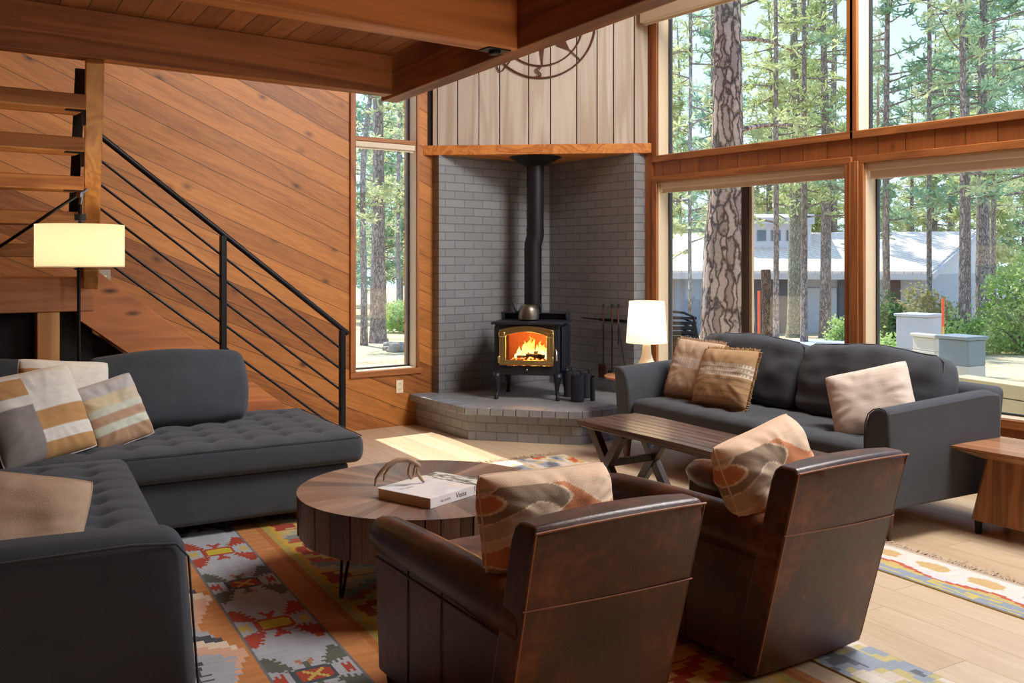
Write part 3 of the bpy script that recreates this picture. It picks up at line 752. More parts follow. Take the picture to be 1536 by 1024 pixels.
def armchair(label, loc, rot, W=.58):
    """front faces +y; back at y=0 bottom, leaning toward -y"""
    t = thing('leather_armchair', label, 'armchair', loc, rot, 'brown leather club chairs')
    h = W/2; zb = .035; zt = .75
    lean = .19
    def yb(z): return .0-lean*(z-zb)/(zt-zb)
    # outer shell: back panel wedge
    m = MB()
    tck = .10
    sw = lambda z: h-.012+.012*(z/zt)
    rows = [zb, .3, .52, .70, .735, .752]
    vs = []
    for z in rows:
        ins = 0 if z < .72 else (.006 if z < .74 else .022)
        x = sw(z)-ins*.6; y0 = yb(z)+ins; y1 = yb(z)+tck-ins*.6
        n = 8
        for i in range(n+1):
            q = -x+2*x*i/n; vs.append((q, y0-.010*(1-(q/x)**2), z+(.008*(1-(q/x)**2) if z > .72 else 0)))
        for i in range(n+1):
            q = x-2*x*i/n; vs.append((q, y1+.018*(1-(q/x)**2), z+(.008*(1-(q/x)**2) if z > .72 else 0)))
    k = 18; R = len(rows)
    fs = [(r*k+i, r*k+(i+1) % k, (r+1)*k+(i+1) % k, (r+1)*k+i) for r in range(R-1) for i in range(k)]
    fs += [tuple(range(k))[::-1], tuple(range((R-1)*k, R*k))]
    m.add(vs, fs); m.build('backrest', M['leather'], t, smooth=32, bevel=.008, seg=3)
    # seams worn pale
    z = .525
    for zz, mt, r in ((z, M['seamtan'], .0022),):
        x = sw(zz)+.001; m = MB(); m.tube([(-x+2*x*i/8, yb(zz)-.0105*(1-(2*i/8-1)**2)-.001, zz-.008*(2*i/8-1)) for i in range(9)], r, 5); m.build('back_seam', mt, t)
    for sgn in (-1, 1):
        m = MB(); m.tube([(sgn*(sw(zz)-.007), yb(zz)+.0015, zz) for zz in (.06, .3, .52, .72, .738)], .0032, 5); m.build('back_seam', M['seamtan'] if sgn < 0 else M['seamdark'], t)
    x = sw(.74)-.004; m = MB(); m.tube([(-x+2*x*i/10, yb(.742)-.009*(1-(2*i/10-1)**2)-.001, .740+.007*(1-(2*i/10-1)**2)) for i in range(11)], .003, 6); m.build('top_piping', M['seamtan'], t, smooth=60)
    # seat box and cushion
    m = MB(); m.rbox((0, .40, .20), (W-.12, .74, .30), .03, .1); m.build('seat_frame', M['leather'], t, smooth=50)
    m = MB(); m.rbox((0, .46, .385), (W-.24, .64, .13), .045, .06, lambda p, hh: Vector((p.x, p.y, p.z+(.02*(1-(p.x/hh[0])**2)*(1-(p.y/hh[1])**2) if p.z > 0 else 0)))); m.build('seat_cushion', M['leather'], t, smooth=True)
    for sgn in (-1, 1):
        # side panel
        xo = sgn*(h-.02); xi = sgn*(h-.09)
        m = MB(); a, b = min(xo, xi), max(xo, xi)
        pr = [(.02, zb+.02), (.78, zb+.02), (.80, .30), (.80, .50), (.0, .50), (-.09, .50)]
        vs = [(a, y, z) for y, z in pr]+[(b, y, z) for y, z in pr]; n = len(pr)
        m.add(vs, [tuple(range(n)), tuple(range(n, 2*n))[::-1]]+[(i, n+i, n+(i+1) % n, (i+1) % n) for i in range(n)])
        m.build('side_panel', M['leather'], t, bevel=.012, smooth=30)
        for yy in (.33, .55) if sgn < 0 else ():
            m = MB(); m.tube([(xo-.001, yy, .06), (xo-.003, yy, .3), (xo-.001, yy, .45)], .0016, 5); m.build('side_seam', M['seamdark'], t)
        # rolled arm: teardrop section swept front to back
        m = MB(); N = 18; n = 16; vs = []
        for i in range(N+1):
            s_ = i/N; y = .845-.945*s_
            e = math.sqrt(max(0, 1-max(0, (.12-s_)/.12)**2)) if s_ < .12 else 1
            e = max(e, .25)
            cz = .502+.012*math.sin(s_*PI)-.02*s_; rx, rz = .062*e, (.062+.022*s_)*e
            cx = sgn*(h-.062+.018*(1-s_)**.7)
            for q in range(n):
                a_ = 2*PI*q/n; vs.append((cx+rx*math.cos(a_), y, cz+rz*math.sin(a_)))
        fs = [(i*n+q, i*n+(q+1) % n, (i+1)*n+(q+1) % n, (i+1)*n+q) for i in range(N) for q in range(n)]+[tuple(range(n))[::-1], tuple(range(N*n, N*n+n))]
        m.add(vs, [f[::-1] for f in fs]); m.build('armrest', M['leather'], t, smooth=60)
        m = MB(); m.tube([(sgn*(h-.018), .80-.86*i/8, .425-.0*i) for i in range(9)], .003, 5); m.build('arm_piping', M['seamdark'], t)
    for x in (-h+.06, h-.06):
        for y in (.06, .74):
            m = MB(); m.lathe([(.02, 0), (.028, .06)], (x, y, 0), 10); m.build('leg', M['legwood'], t)
    return t
armchair('brown leather club chair with a leaf patterned pillow, the one nearest the round table', (1.7175, 1.955, 0), math.radians(-4.8), .57)
armchair('brown leather club chair with its back to the sofa and bench, right of the other', (2.775, 1.975, 0), math.radians(-3.5), .575)
def leaf(u, v, s):
    x = u*1.7+.25*math.sin(v*3); y = v*1.6
    a = math.sin(x*2.0+math.sin(y*2.3)*1.6+1.3); b = math.sin(y*3.1-math.sin(x*1.7)*1.9)
    line = min(abs(a), abs(b))
    if line < .075: return sr(236, 214, 186)
    if v > .84: return sr(232, 210, 188)
    if a > 0 and b > 0: return sr(204, 138, 98)
    if a > 0: return sr(226, 200, 174)
    if b > 0: return sr(150, 132, 112)
    return sr(196, 176, 152)
def leaf_edge(u, v, s):
    if v > .72: return sr(226, 196, 168)
    return leaf(u, v, s)
pillow('leaf patterned peach and taupe pillow in the leather chair nearest the round table', (1.70, 2.08, .665), .46, .30, .21, PI+math.radians(-3), math.radians(14), math.radians(-2), leaf_edge, 51, wr=.5)
pillow('leaf patterned peach and taupe pillow tipped in the leather chair nearest the sofa', (2.725, 2.10, .635), .48, .38, .20, PI+math.radians(2), math.radians(20), math.radians(9), leaf_edge, 52, wr=.6)
# ================================================================ TABLES
cx, cy = 2.175, 3.53; R_ = .545; ZT = .42
ct = thing('coffee_table', 'round drum coffee table of radiating wood wedges on black hairpin legs', 'coffee table', (cx, cy, 0))
rr = random.Random(4); N = 40; m = MB(); woods = [sr(150, 116, 94), sr(136, 104, 86), sr(126, 96, 80), sr(158, 124, 102), sr(116, 96, 86), sr(144, 110, 90)]
cols = []
def wedge_mat():
    g = G('reclaimed_wedge_wood'); co = g.n('TexCoord').outputs['Object']; a = g.n('Attribute', attribute_name='dye').outputs['Color']
    sp = g.n('SeparateXYZ', {0: co}); th = g.math('ARCTAN2', sp.outputs[1], sp.outputs[0]); r = g.n('VectorMath', {0: co}, operation='LENGTH').outputs['Value']
    v = g.n('CombineXYZ', {0: g.math('MULTIPLY', th, 26.0), 1: g.math('MULTIPLY', r, 1.4), 2: g.math('MULTIPLY', sp.outputs[2], 1.2)}).outputs[0]
    n1 = g.n('TexNoise', {'Vector': v, 'Scale': 6.0, 'Detail': 6.0, 'Roughness': .65, 'Distortion': .8}).outputs[0]
    k = g.math('ADD', -.15, g.math('MULTIPLY', n1, 2.2)); kk = g.n('CombineColor', {0: k, 1: k, 2: k}).outputs[0]
    return g.fin(g.mix(1.0, a, kk, 'MULTIPLY'), .36, 0, g.bump(n1, .15, .004), .5)
WM = wedge_mat()
angs = [0]; 
while angs[-1] < 2*PI-.12: angs.append(angs[-1]+rr.uniform(.09, .2))
angs.append(2*PI)
mt, ms = MB(), MB()
for a0, a1 in zip(angs[:-1], angs[1:]):
    c = rr.choice(woods); kq = rr.uniform(.66, 1.08); c = tuple(q*kq for q in c)
    o = [(0, 0, ZT)]; K = 4
    for i in range(K+1):
        a = a0+(a1-a0)*i/K; o.append((R_*math.cos(a), R_*math.sin(a), ZT))
    mt.add(o, [(0, i, i+1) for i in range(1, K+1)]); mt.c += [c]*len(o)
    # side staves, uneven
    kq = rr.uniform(.6, .95); c = tuple(q*kq for q in rr.choice(woods)); d = rr.uniform(-.006, .003)
    for h0, h1 in ((0, 1),):
        vs = []
        for i in range(K+1):
            a = a0+.004+(a1-a0-.008)*i/K
            for r, z in ((R_-.02, ZT-.175), (R_-.004+d, ZT-.175+.0), (R_-.002+d, ZT-.002), (R_-.02, ZT-.001)): vs.append((r*math.cos(a), r*math.sin(a), z))
        fs = [(i*4+k, (i+1)*4+k, (i+1)*4+k+1, i*4+k+1) for i in range(K) for k in range(3)]
        fs += [(0, 1, 2, 3), (K*4+3, K*4+2, K*4+1, K*4)]
        ms.add(vs, fs); ms.c += [c]*len(vs)
mt.build('tabletop', WM, ct); ms.build('drum_side', WM, ct)
m = MB(); m.lathe([(R_-.015, ZT-.172), (R_-.015, ZT-.003)], n=48); m.build('drum_core', M['leglight'], ct)
for k in range(4):
    a = math.radians(176)+k*PI/2
    def P(rad, off, z): return (rad*math.cos(a)-off*math.sin(a), rad*math.sin(a)+off*math.cos(a), z)
    m = MB(); m.tube([P(.36, -.045, ZT-.17), P(.385, -.012, .02), P(.387, -.006, .008), P(.387, .006, .008), P(.385, .012, .02), P(.36, .045, ZT-.17)], .0065, 8); m.build('leg', M['black'], ct, smooth=60)

# book and antler
bk = thing('book', 'large pale hardcover art book lying on the round coffee table', 'book', (2.135, 3.385, ZT), math.radians(16.5))
bw, bh, bt = .385, .30, .042
cover = G('pale_book_jacket'); co = cover.n('TexCoord').outputs['Object']
n1 = cover.n('TexNoise', {'Vector': co, 'Scale': 7.0, 'Detail': 4.0}).outputs[0]
n2 = cover.n('TexNoise', {'Vector': cover.n('Mapping', {'Vector': co, 'Scale': (1, .35, 1)}).outputs[0], 'Scale': 60.0, 'Detail': 4.0}).outputs[0]
sx_ = cover.n('SeparateXYZ', {0: co}).outputs[0]
pc = cover.ramp(n1, [(.42, sr(236, 230, 226)), (.52, sr(222, 218, 220)), (.62, sr(236, 222, 208))])
ink = cover.ramp(n2, [(.40, sr(96, 92, 78)), (.56, sr(226, 222, 208))])
msk = cover.math('MULTIPLY', cover.math('GREATER_THAN', sx_, .085), 1.0)
cov = cover.fin(cover.mix(msk, pc, ink), .35, 0, None, .5)
m = MB(); m.box(-bw/2, -bh/2, bt-.003, bw/2, bh/2, bt); m.box(-bw/2, -bh/2, 0, bw/2, bh/2, .003); m.box(-bw/2, -bh/2-.001, 0, bw/2, -bh/2+.004, bt); m.build('cover', cov, bk, bevel=.002)
m = MB(); m.box(-bw/2+.006, -bh/2+.004, .003, bw/2-.006, bh/2-.008, bt-.003); m.build('pages', plain('page_edges', sr(222, 196, 150), .8, 0, 200, .3), bk)
def text(name, body, size, parent, loc, rot, mat, extr=.0004):
    cu = bpy.data.curves.new(name, 'FONT'); cu.body = body; cu.size = size; cu.extrude = extr; cu.align_x = 'CENTER'; cu.align_y = 'CENTER'
    o = bpy.data.objects.new(name, cu); COL.objects.link(o); cu.resolution_u = 4; cu.materials.append(mat)
    me = bpy.data.meshes.new_from_object(o.evaluated_get(bpy.context.evaluated_depsgraph_get())); bpy.data.objects.remove(o)
    o = bpy.data.objects.new(name, me); COL.objects.link(o); o.parent = parent; o.location = loc; o.rotation_euler = rot; return o
INK = plain('book_ink', (.02, .02, .03), .6)
text('spine_title', 'Vessa', .030, bk, (.0, -bh/2-.0012, bt/2), (PI/2, 0, 0), INK)
text('spine_author', 'NICOLSON', .012, bk, (-.10, -bh/2-.0012, bt/2-.002), (PI/2, 0, 0), plain('book_ink_grey', sr(150, 146, 146), .6))
text('cover_title', 'Vessa', .034, bk, (-.12, .045, bt+.0004), (0, 0, 0), plain('book_ink_faint', sr(198, 190, 184), .6))
at_ = thing('antler', 'small tan forked deer antler resting on the pale book', 'antler', (2.09, 3.42, ZT+bt), -math.radians(30))
def ap(x, y):  # local sketch of the antler, metres
    return ((x-560)/6.4*.00282*1.0, 0, (430-y)/6.4*.00282)
bone = plain('bone_antler', sr(160, 132, 104), .55, 0, 40, .3, var=.2)
def br(pts, r, dy):
    m = MB(); q = []
    for i, (x, y) in enumerate(pts):
        X, _, Z = ap(x, y); q.append((X*1.15-.09, dy[i], max(Z, .004)))
    m.tube(q, r, 8); m.build('tine', bone, at_, smooth=True)
br([(360, 425), (372, 350), (410, 290), (470, 225), (545, 192), (620, 192), (680, 215), (725, 250), (735, 275)], [.003, .006, .008, .0095, .011, .011, .0105, .009, .006], [-.03, -.03, -.028, -.02, -.01, 0, 0, 0, 0])
br([(432, 405), (440, 345), (480, 270), (545, 205), (600, 193)], [.003, .005, .006, .008, .008], [.03, .03, .025, .01, 0])
br([(665, 215), (645, 280), (640, 325), (660, 365), (682, 350), (690, 290), (700, 240)], [.007, .0075, .007, .0065, .006, .006, .006], [0, -.01, -.015, -.018, -.012, -.005, 0])
br([(690, 275), (715, 330), (745, 385), (768, 425)], [.008, .008, .007, .005], [0, .005, .01, .015])

# plank bench
bn = thing('plank_bench', 'long dark slatted wood bench table on crossed legs before the window sofa', 'bench', (3.60, 2.72, 0), SK*.75)
BW, BL, BZ = .47, 1.62, .45
m = MB(); n = 7; rr = random.Random(5)
def wavy(y, s): return s*(BW/2)+s*(.012*math.sin(y*5.2+.5)-.014*math.exp(-((y-BL)/.12)**2))
for k in range(n):
    N = 14; vs = []
    for i in range(N+1):
        y = BL*i/N
        a, b = wavy(y, -1), wavy(y, 1); x0_ = a+(b-a)*k/n+.0022; x1_ = a+(b-a)*(k+1)/n-.0022
        if i == N: y += .012*math.sin(k*1.7)
        vs += [(x0_+BW/2, y, BZ-.034), (x1_+BW/2, y, BZ-.034), (x1_+BW/2, y, BZ), (x0_+BW/2, y, BZ)]
    fs = [(i*4+q, (i+1)*4+q, (i+1)*4+(q+1) % 4, i*4+(q+1) % 4) for i in range(N) for q in range(4)]+[(0, 1, 2, 3), (N*4+3, N*4+2, N*4+1, N*4)]
    m.add(vs, [f[::-1] for f in fs])
m.build('tabletop', M['tabledark'], bn, bevel=.002)
m = MB(); m.box(.03, .02, BZ-.045, BW-.03, BL-.02, BZ-.034); m.build('underside', M['leglight'], bn)
for yc in (BL-.24, .24):
    for xc in (.06, BW-.06):
        for s_ in (-1, 1):
            m = MB(); m.beam((xc+.004*s_, yc-.15*s_, 0.0), (xc+.004*s_, yc+.15*s_, BZ-.04), .045, .055, up=(0, 1, 0)); m.build('leg', M['leglight'], bn, bevel=.003)
    m = MB(); m.box(.06, yc-.018, .20, BW-.06, yc+.018, .24); m.build('stretcher', M['leglight'], bn, bevel=.003)

# square side table
sd = thing('side_table', 'square side table with flared wooden top and black feet beside the sofa arm', 'side table', (4.75, 2.07, 0), -math.radians(3))
m = MB(); a = .47
m.prism([(0, 0), (a, 0), (a, a), (0, a)], .438, .45)
t1 = [(0, 0, .438), (a, 0, .438), (a, a, .438), (0, a, .438)]; i_ = .115
t0 = [(i_, i_, .385), (a-i_, i_, .385), (a-i_, a-i_, .385), (i_, a-i_, .385)]
m.add(t1+t0, [(0, 1, 5, 4)[::-1], (1, 2, 6, 5)[::-1], (2, 3, 7, 6)[::-1], (3, 0, 4, 7)[::-1], (4, 5, 6, 7)[::-1]])
m.build('tabletop', M['sidetop'], sd, bevel=.002)
m = MB()
def ring(hw, z, ch): 
    c = a/2; return [(c-hw+ch, c-hw, z), (c+hw-ch, c-hw, z), (c+hw, c-hw+ch, z), (c+hw, c+hw-ch, z), (c+hw-ch, c+hw, z), (c-hw+ch, c+hw, z), (c-hw, c+hw-ch, z), (c-hw, c-hw+ch, z)]
m.add(ring(.172, .07, .02)+ring(.118, .386, .014), [tuple(range(8))[::-1], tuple(range(8, 16))]+[(i, (i+1) % 8, 8+(i+1) % 8, 8+i) for i in range(8)])
m.build('pedestal', M['sidetable'], sd, bevel=.003)
for x in (a/2-.14, a/2+.14):
    for y in (a/2-.14, a/2+.14):
        m = MB(); m.lathe([(.016, 0), (.019, .072)], (x, y, 0), 14); m.build('leg', M['matblack'], sd, smooth=40)

# lamp table behind the sofa arm + white lamp
lt = thing('accent_table', 'small round wood topped table on splayed black rods holding the white lamp', 'table', (5.04, 5.115, 0))
m = MB(); m.lathe([(.24, .528), (.25, .536), (.25, .545), (.24, .55)], n=40); m.build('tabletop', M['sidetop'], lt, smooth=40)
for k in range(3):
    a = math.radians(200)+k*2*PI/3
    m = MB(); m.tube([(.14*math.cos(a+.3), .14*math.sin(a+.3), .53), (.23*math.cos(a), .23*math.sin(a), 0), (.14*math.cos(a-.3), .14*math.sin(a-.3), .53)], .007, 8); m.build('leg', M['black'], lt, smooth=60)
def shade_mat(name, col, e):
    g = G(name); b = g.n('BsdfPrincipled', {'Base Color': c4(col), 'Roughness': .8}); tl = g.n('BsdfTranslucent', {'Color': c4(col)})
    mx = g.n('MixShader', {0: .55}); g.t.links.new(b.outputs[0], mx.inputs[1]); g.t.links.new(tl.outputs[0], mx.inputs[2])
    em = g.n('Emission', {'Color': c4(col), 'Strength': e}); ad = g.n('AddShader'); g.t.links.new(mx.outputs[0], ad.inputs[0]); g.t.links.new(em.outputs[0], ad.inputs[1])
    g.t.links.new(ad.outputs[0], g.out.inputs[0]); return g.m
lm = thing('table_lamp', 'lit white table lamp with a bell shaped base by the right window', 'lamp', (5.105, 5.08, .55))
m = MB(); m.lathe([(.100, 0), (.104, .012), (.098, .04), (.075, .075), (.050, .115), (.036, .16), (.031, .22), (.030, .25)], n=36); m.build('base', plain('white_ceramic', sr(240, 226, 200), .35), lm, smooth=True)
m = MB(); m.lathe([(.006, .25), (.006, .56)], n=8); m.build('stem', M['brass'], lm)
m = MB(); m.lathe([(.155, .245), (.132, .56)], n=48, cap=False); m.build('lamp_shade', shade_mat('white_lamp_shade', sr(252, 238, 212), .26), lm, smooth=True)
# arc floor lamp
fl = thing('floor_lamp', 'black boom floor lamp with a lit cream drum shade in front of the stairs', 'lamp', (1.305, 6.0, 0))
jx, jy = 1.137-1.305, 5.2-6.0
m = MB(); m.lathe([(.14, 0), (.14, .02), (.02, .03)], n=32); m.build('base', M['black'], fl, smooth=40)
m = MB(); m.tube([(0, 0, .02), (0, 0, 1.20), (0, 0, 1.355), (0, -.02, 1.368), (jx, jy+.1, 1.372), (jx, jy+.02, 1.375), (jx, jy, 1.40), (jx, jy, 1.70)], .010, 10); m.build('pole', M['black'], fl, smooth=60)
m = MB(); m.tube([(jx, jy, 1.70), (jx+.01, jy, 1.757), (jx+.035, jy+.02, 1.78)], .008, 8)
m.lathe([(.016, -.015), (.019, 0), (.016, .015)], (jx, jy, 1.75), 12); m.build('joint', M['steel'], fl, smooth=40)
jp = Vector((1.137, 5.2, 1.757)); far = at_d(-40, 396, 5.1)
m = MB(); m.tube([jp-Vector((1.305, 6.0, 0)), far-Vector((1.305, 6.0, 0))], .009, 8); m.build('boom', M['black'], fl, smooth=60)
m = MB(); m.lathe([(.028, 1.615), (.028, 1.65)], (jx, jy, 0), 20); m.build('socket_cap', M['iron'], fl, smooth=40)
m = MB(); m.lathe([(.212, 1.378), (.212, 1.595)], (jx, jy, 0), 56, cap=False); 
sh = m.build('lamp_shade', shade_mat('cream_drum_shade', sr(238, 222, 190), .14), fl, smooth=True)
m = MB(); m.lathe([(.02, 1.384), (.211, 1.384)], (jx, jy, 0), 56, cap=False); m.build('diffuser', shade_mat('drum_diffuser', sr(250, 240, 215), .2), sh)

# ================================================================ WOOD STOVE
sp_ = Vector((4.80, 6.16, .2665)); fr_n = Vector((-.76, -.65, 0)).normalized()
ang = math.atan2(fr_n.y, fr_n.x)+PI/2           # local -y faces the room
stv = thing('wood_stove', 'black cast iron wood stove with brass framed door and a burning fire', 'stove', (4.80+.76*.0, 6.165, .2665), ang)
w2, dp = .272, .46
m = MB(); m.box(-w2, 0, .20, -w2+.02, dp, .62); m.box(w2-.02, 0, .20, w2, dp, .62); m.box(-w2, dp-.02, .20, w2, dp, .62); m.box(-w2, 0, .20, w2, dp, .245)
m.box(-w2, -.006, .20, w2, .02, .278); m.box(-w2, -.006, .575, w2, .02, .62); m.box(-w2, -.006, .27, -w2+.045, .02, .58); m.box(w2-.045, -.006, .27, w2, .02, .58)
body_o = m.build('firebox', M['iron'], stv, bevel=.004)
m = MB(); m.box(-w2-.03, -.035, .62, w2+.03, dp+.01, .642); m.build('top_plate', M['iron'], stv, bevel=.006)
m = MB(); m.box(-w2-.005, dp-.05, .642, w2+.005, dp-.02, .70); m.box(-w2-.02, dp-.14, .642, -w2, dp-.01, .71); m.box(w2, dp-.14, .642, w2+.02, dp-.01, .71)
m.box(-w2-.005, dp-.10, .69, w2+.005, dp-.015, .70); m.build('rear_rail', M['iron'], stv, bevel=.004)
m = MB(); m.box(w2+.01, .05, .24, w2+.02, dp, .60); m.box(-w2-.02, .05, .24, -w2-.01, dp, .60); m.build('heat_shield', M['iron'], stv, bevel=.002)
# door
def arch(x0, x1, z0, z1, rise, n=14):
    pts = [(x0, z0), (x1, z0), (x1, z1)]
    for i in range(1, n): 
        q = i/n; x = x1+(x0-x1)*q; pts.append((x, z1+rise*math.sin(PI*q)**.8))
    pts.append((x0, z1)); return pts
def ring_mesh(outer, inner, y0, y1):
    m = MB(); n = len(outer)
    vs = [(x, y0, z) for x, z in outer]+[(x, y0, z) for x, z in inner]+[(x, y1, z) for x, z in outer]+[(x, y1, z) for x, z in inner]
    fs = []
    for i in range(n):
        j = (i+1) % n
        fs += [(i, j, n+j, n+i), (2*n+i, 3*n+i, 3*n+j, 2*n+j), (i, 2*n+i, 2*n+j, j), (n+i, n+j, 3*n+j, 3*n+i)]
    m.add(vs, fs); return m
dr = ring_mesh(arch(-.228, .228, .285, .575, .035), arch(-.185, .185, .315, .540, .034), -.034, -.004).build('door', M['brass'], stv, bevel=.004)
ring_mesh(arch(-.196, .196, .305, .550, .034), arch(-.172, .172, .328, .528, .034), -.040, -.030).build('door_rim', M['brass'], dr, bevel=.003)
for sgn in (-1, 1):
    m = MB(); m.box(sgn*.205-.028, -.048, .515, sgn*.205+.028, -.03, .560); m.build('door_corner', M['brass'], dr, bevel=.008)
    m = MB(); m.box(sgn*.226-.012, -.05, .30, sgn*.226+.006, -.03, .36); m.build('door_hinge', M['brass'], dr, bevel=.006)
g = G('stove_glass'); tr = g.n('BsdfTransparent', {'Color': (1, .93, .85, 1)}); gl_ = g.n('BsdfGlossy', {'Roughness': .05}); mx = g.n('MixShader', {0: .05})
g.t.links.new(tr.outputs[0], mx.inputs[1]); g.t.links.new(gl_.outputs[0], mx.inputs[2]); g.t.links.new(mx.outputs[0], g.out.inputs[0])
m = MB(); pa = arch(-.18, .18, .32, .535, .034); m.add([(x, -.012, z) for x, z in pa], [tuple(range(len(pa)))]); m.build('door_glass', g.m, dr)
m = MB(); m.lathe([(.011, 0), (.013, .012), (.006, .02)], (0, 0, 0), 14, Matrix.Translation((.0, -.006, .245)) @ Matrix.Rotation(PI/2, 4, 'X')); m.build('air_knob', M['steel'], stv, smooth=40)
for x in (-.155, .155):
    m = MB(); m.box(x-.03, -.010, .228, x+.03, -.004, .268); m.build('air_vent', M['matblack'], stv)
m = MB(); m.tube([(w2-.02, -.03, .42), (w2-.015, -.05, .40), (w2-.015, -.055, .33)], [.006, .009, .011], 8); m.build('door_handle', M['steel'], stv, smooth=60)
for x in (-w2+.015, w2-.015):
    for y, s_ in ((.01, -1), (dp-.04, 1)):
        sx2 = -1 if x < 0 else 1
        m = MB(); m.tube([(x, y, .215), (x+sx2*.004, y+s_*.008, .18), (x-sx2*.004, y, .13), (x-sx2*.006, y-s_*.0, .07), (x+sx2*.002, y+s_*.012, .025), (x+sx2*.004, y+s_*.02, .012)], [.034, .036, .024, .016, .014, .017], 10)
        m.lathe([(.018, 0), (.02, .01), (.012, .022)], (x+sx2*.004, y+s_*.018, 0), 12)
        m.build('leg', M['iron'], stv, smooth=True)
m = MB(); m.box(-.17, .02, .245, .17, dp-.03, .255); m.build('firebrick_floor', plain('ash', sr(120, 90, 70), .9), stv)
m = MB(); m.box(-w2+.022, dp-.03, .25, w2-.022, dp-.022, .615); m.build('firebrick_back', plain('firebrick', sr(170, 100, 60), .9, 0, 20, .4), stv)
# fire
def fire_mat(name, lo, hi, e, z0, z1):
    g = G(name); co = g.n('TexCoord').outputs['Object']; sp = g.n('SeparateXYZ', {0: co}).outputs[2]
    no = g.n('TexNoise', {'Vector': co, 'Scale': 22.0, 'Detail': 3.0}).outputs[0]
    f = g.math('ADD', g.n('MapRange', {0: sp, 1: z0, 2: z1}).outputs[0], g.math('MULTIPLY', g.math('SUBTRACT', no, .5), .7))
    c = g.ramp(f, [(.0, lo), (.45, (1, .42, .06)), (1.0, hi)])
    st = g.math('MULTIPLY', e*1.4, g.math('SUBTRACT', 1.15, g.math('MULTIPLY', f, .85)))
    em = g.n('Emission', {'Color': c, 'Strength': st}); g.t.links.new(em.outputs[0], g.out.inputs[0]); return g.m
flame = fire_mat('flame', (1.0, .66, .22), (.8, .16, .01), 2.6, .33, .56)
rr = random.Random(9)
spots = [(-.09, .14, .10, .026), (-.045, .12, .15, .032), (-.015, .15, .19, .034), (.02, .13, .14, .030), (.055, .16, .12, .030), (.095, .12, .15, .030), (.13, .15, .12, .026), (-.12, .17, .07, .022), (.0, .22, .17, .03), (.07, .22, .11, .026), (-.06, .2, .12, .026), (.115, .2, .1, .02)]
for x, y, hgt, r in spots:
    pts = []; rad = []
    for i in range(9):
        q = i/8; pts.append((x+.018*nz((x*9, q*3, 1))*3*q, y+.01*nz((y*9, q*3, 4))*q, .325+hgt*q)); rad.append(max(.0015, r*(.75+.6*q if q < .25 else .9*(1-((q-.25)/.75))**.8)))
    m = MB(); m.tube(pts, rad, 9); m.build('flame', flame, stv, smooth=True)
ember = G('glowing_embers'); co = ember.n('TexCoord').outputs['Object']; vo = ember.n('TexNoise', {'Vector': co, 'Scale': 42.0, 'Detail': 4.0}).outputs[0]
cc = ember.ramp(vo, [(.40, (.02, .006, .003)), (.50, (.9, .12, .01)), (.62, (1, .5, .12))]); ee = ember.ramp(vo, [(.40, (.02, .02, .02)), (.6, (1, 1, 1))])
em = ember.n('Emission', {'Color': cc, 'Strength': ember.math('MULTIPLY', ee, 2.0)}); ember.t.links.new(em.outputs[0], ember.out.inputs[0])
m = MB(); m.rbox((0, .12, .285), (.34, .22, .07), .03, .015, lambda p, h: Vector((p.x, p.y, p.z+.018*nz((p.x*22, p.y*22, 3))+(.02*(1-(p.x/h[0])**2) if p.z > 0 else 0)))); m.build('ember_bed', ember.m, stv, smooth=True)
for a, b, r in (((-.10, .07, .335), (.05, .09, .34), .022), ((-.02, .06, .352), (.13, .10, .345), .024), ((-.07, .12, .36), (.09, .14, .37), .020)):
    m = MB(); a, b = Vector(a), Vector(b); m.tube([a+(b-a)*i/8+Vector((0, 0, .006*nz((i*1.3, r*90, 2))*2)) for i in range(9)], [r*(1+.3*nz((i*.9, r*50, 7))) for i in range(9)], 9); m.build('log', plain('charred_log', (.02, .012, .009), .9, 0, 60, .6), stv, smooth=50)
# pipe (its own thing)
pw = stv.location.copy()
d_p = 8.38; k_ = ray(799.5); px_, py_ = k_[0]*d_p, k_[1]*d_p
sp = thing('stovepipe', 'black stovepipe rising from the stove to the mantel soffit', 'pipe', (px_, py_, .9))
k2 = ray(803); ox, oy = k2[0]*d_p-px_, k2[1]*d_p-py_
m = MB(); m.lathe([(.078, .03), (.078, .60), (.080, .60), (.080, .63), (.078, .63)], n=32, cap=False); m.build('lower_pipe', M['pipe'], sp, smooth=40)
m = MB(); m.tube([(0, 0, .62), (0, 0, .66), (ox, oy, .74), (ox, oy, .80)], .0775, 28, cap=False); m.build('offset_elbow', M['pipe'], sp, smooth=40)
m = MB(); m.lathe([(.076, .78), (.079, .78), (.079, .80), (.076, .80), (.076, 1.44)], (ox, oy, 0), 32, cap=False); m.build('upper_pipe', M['pipe'], sp, smooth=40)
m = MB(); m.lathe([(.078, 1.36), (.10, 1.365), (.225, 1.435), (.235, 1.4385)], (ox, oy, 0), 40); m.build('ceiling_flange', M['pipe'], sp, smooth=40)
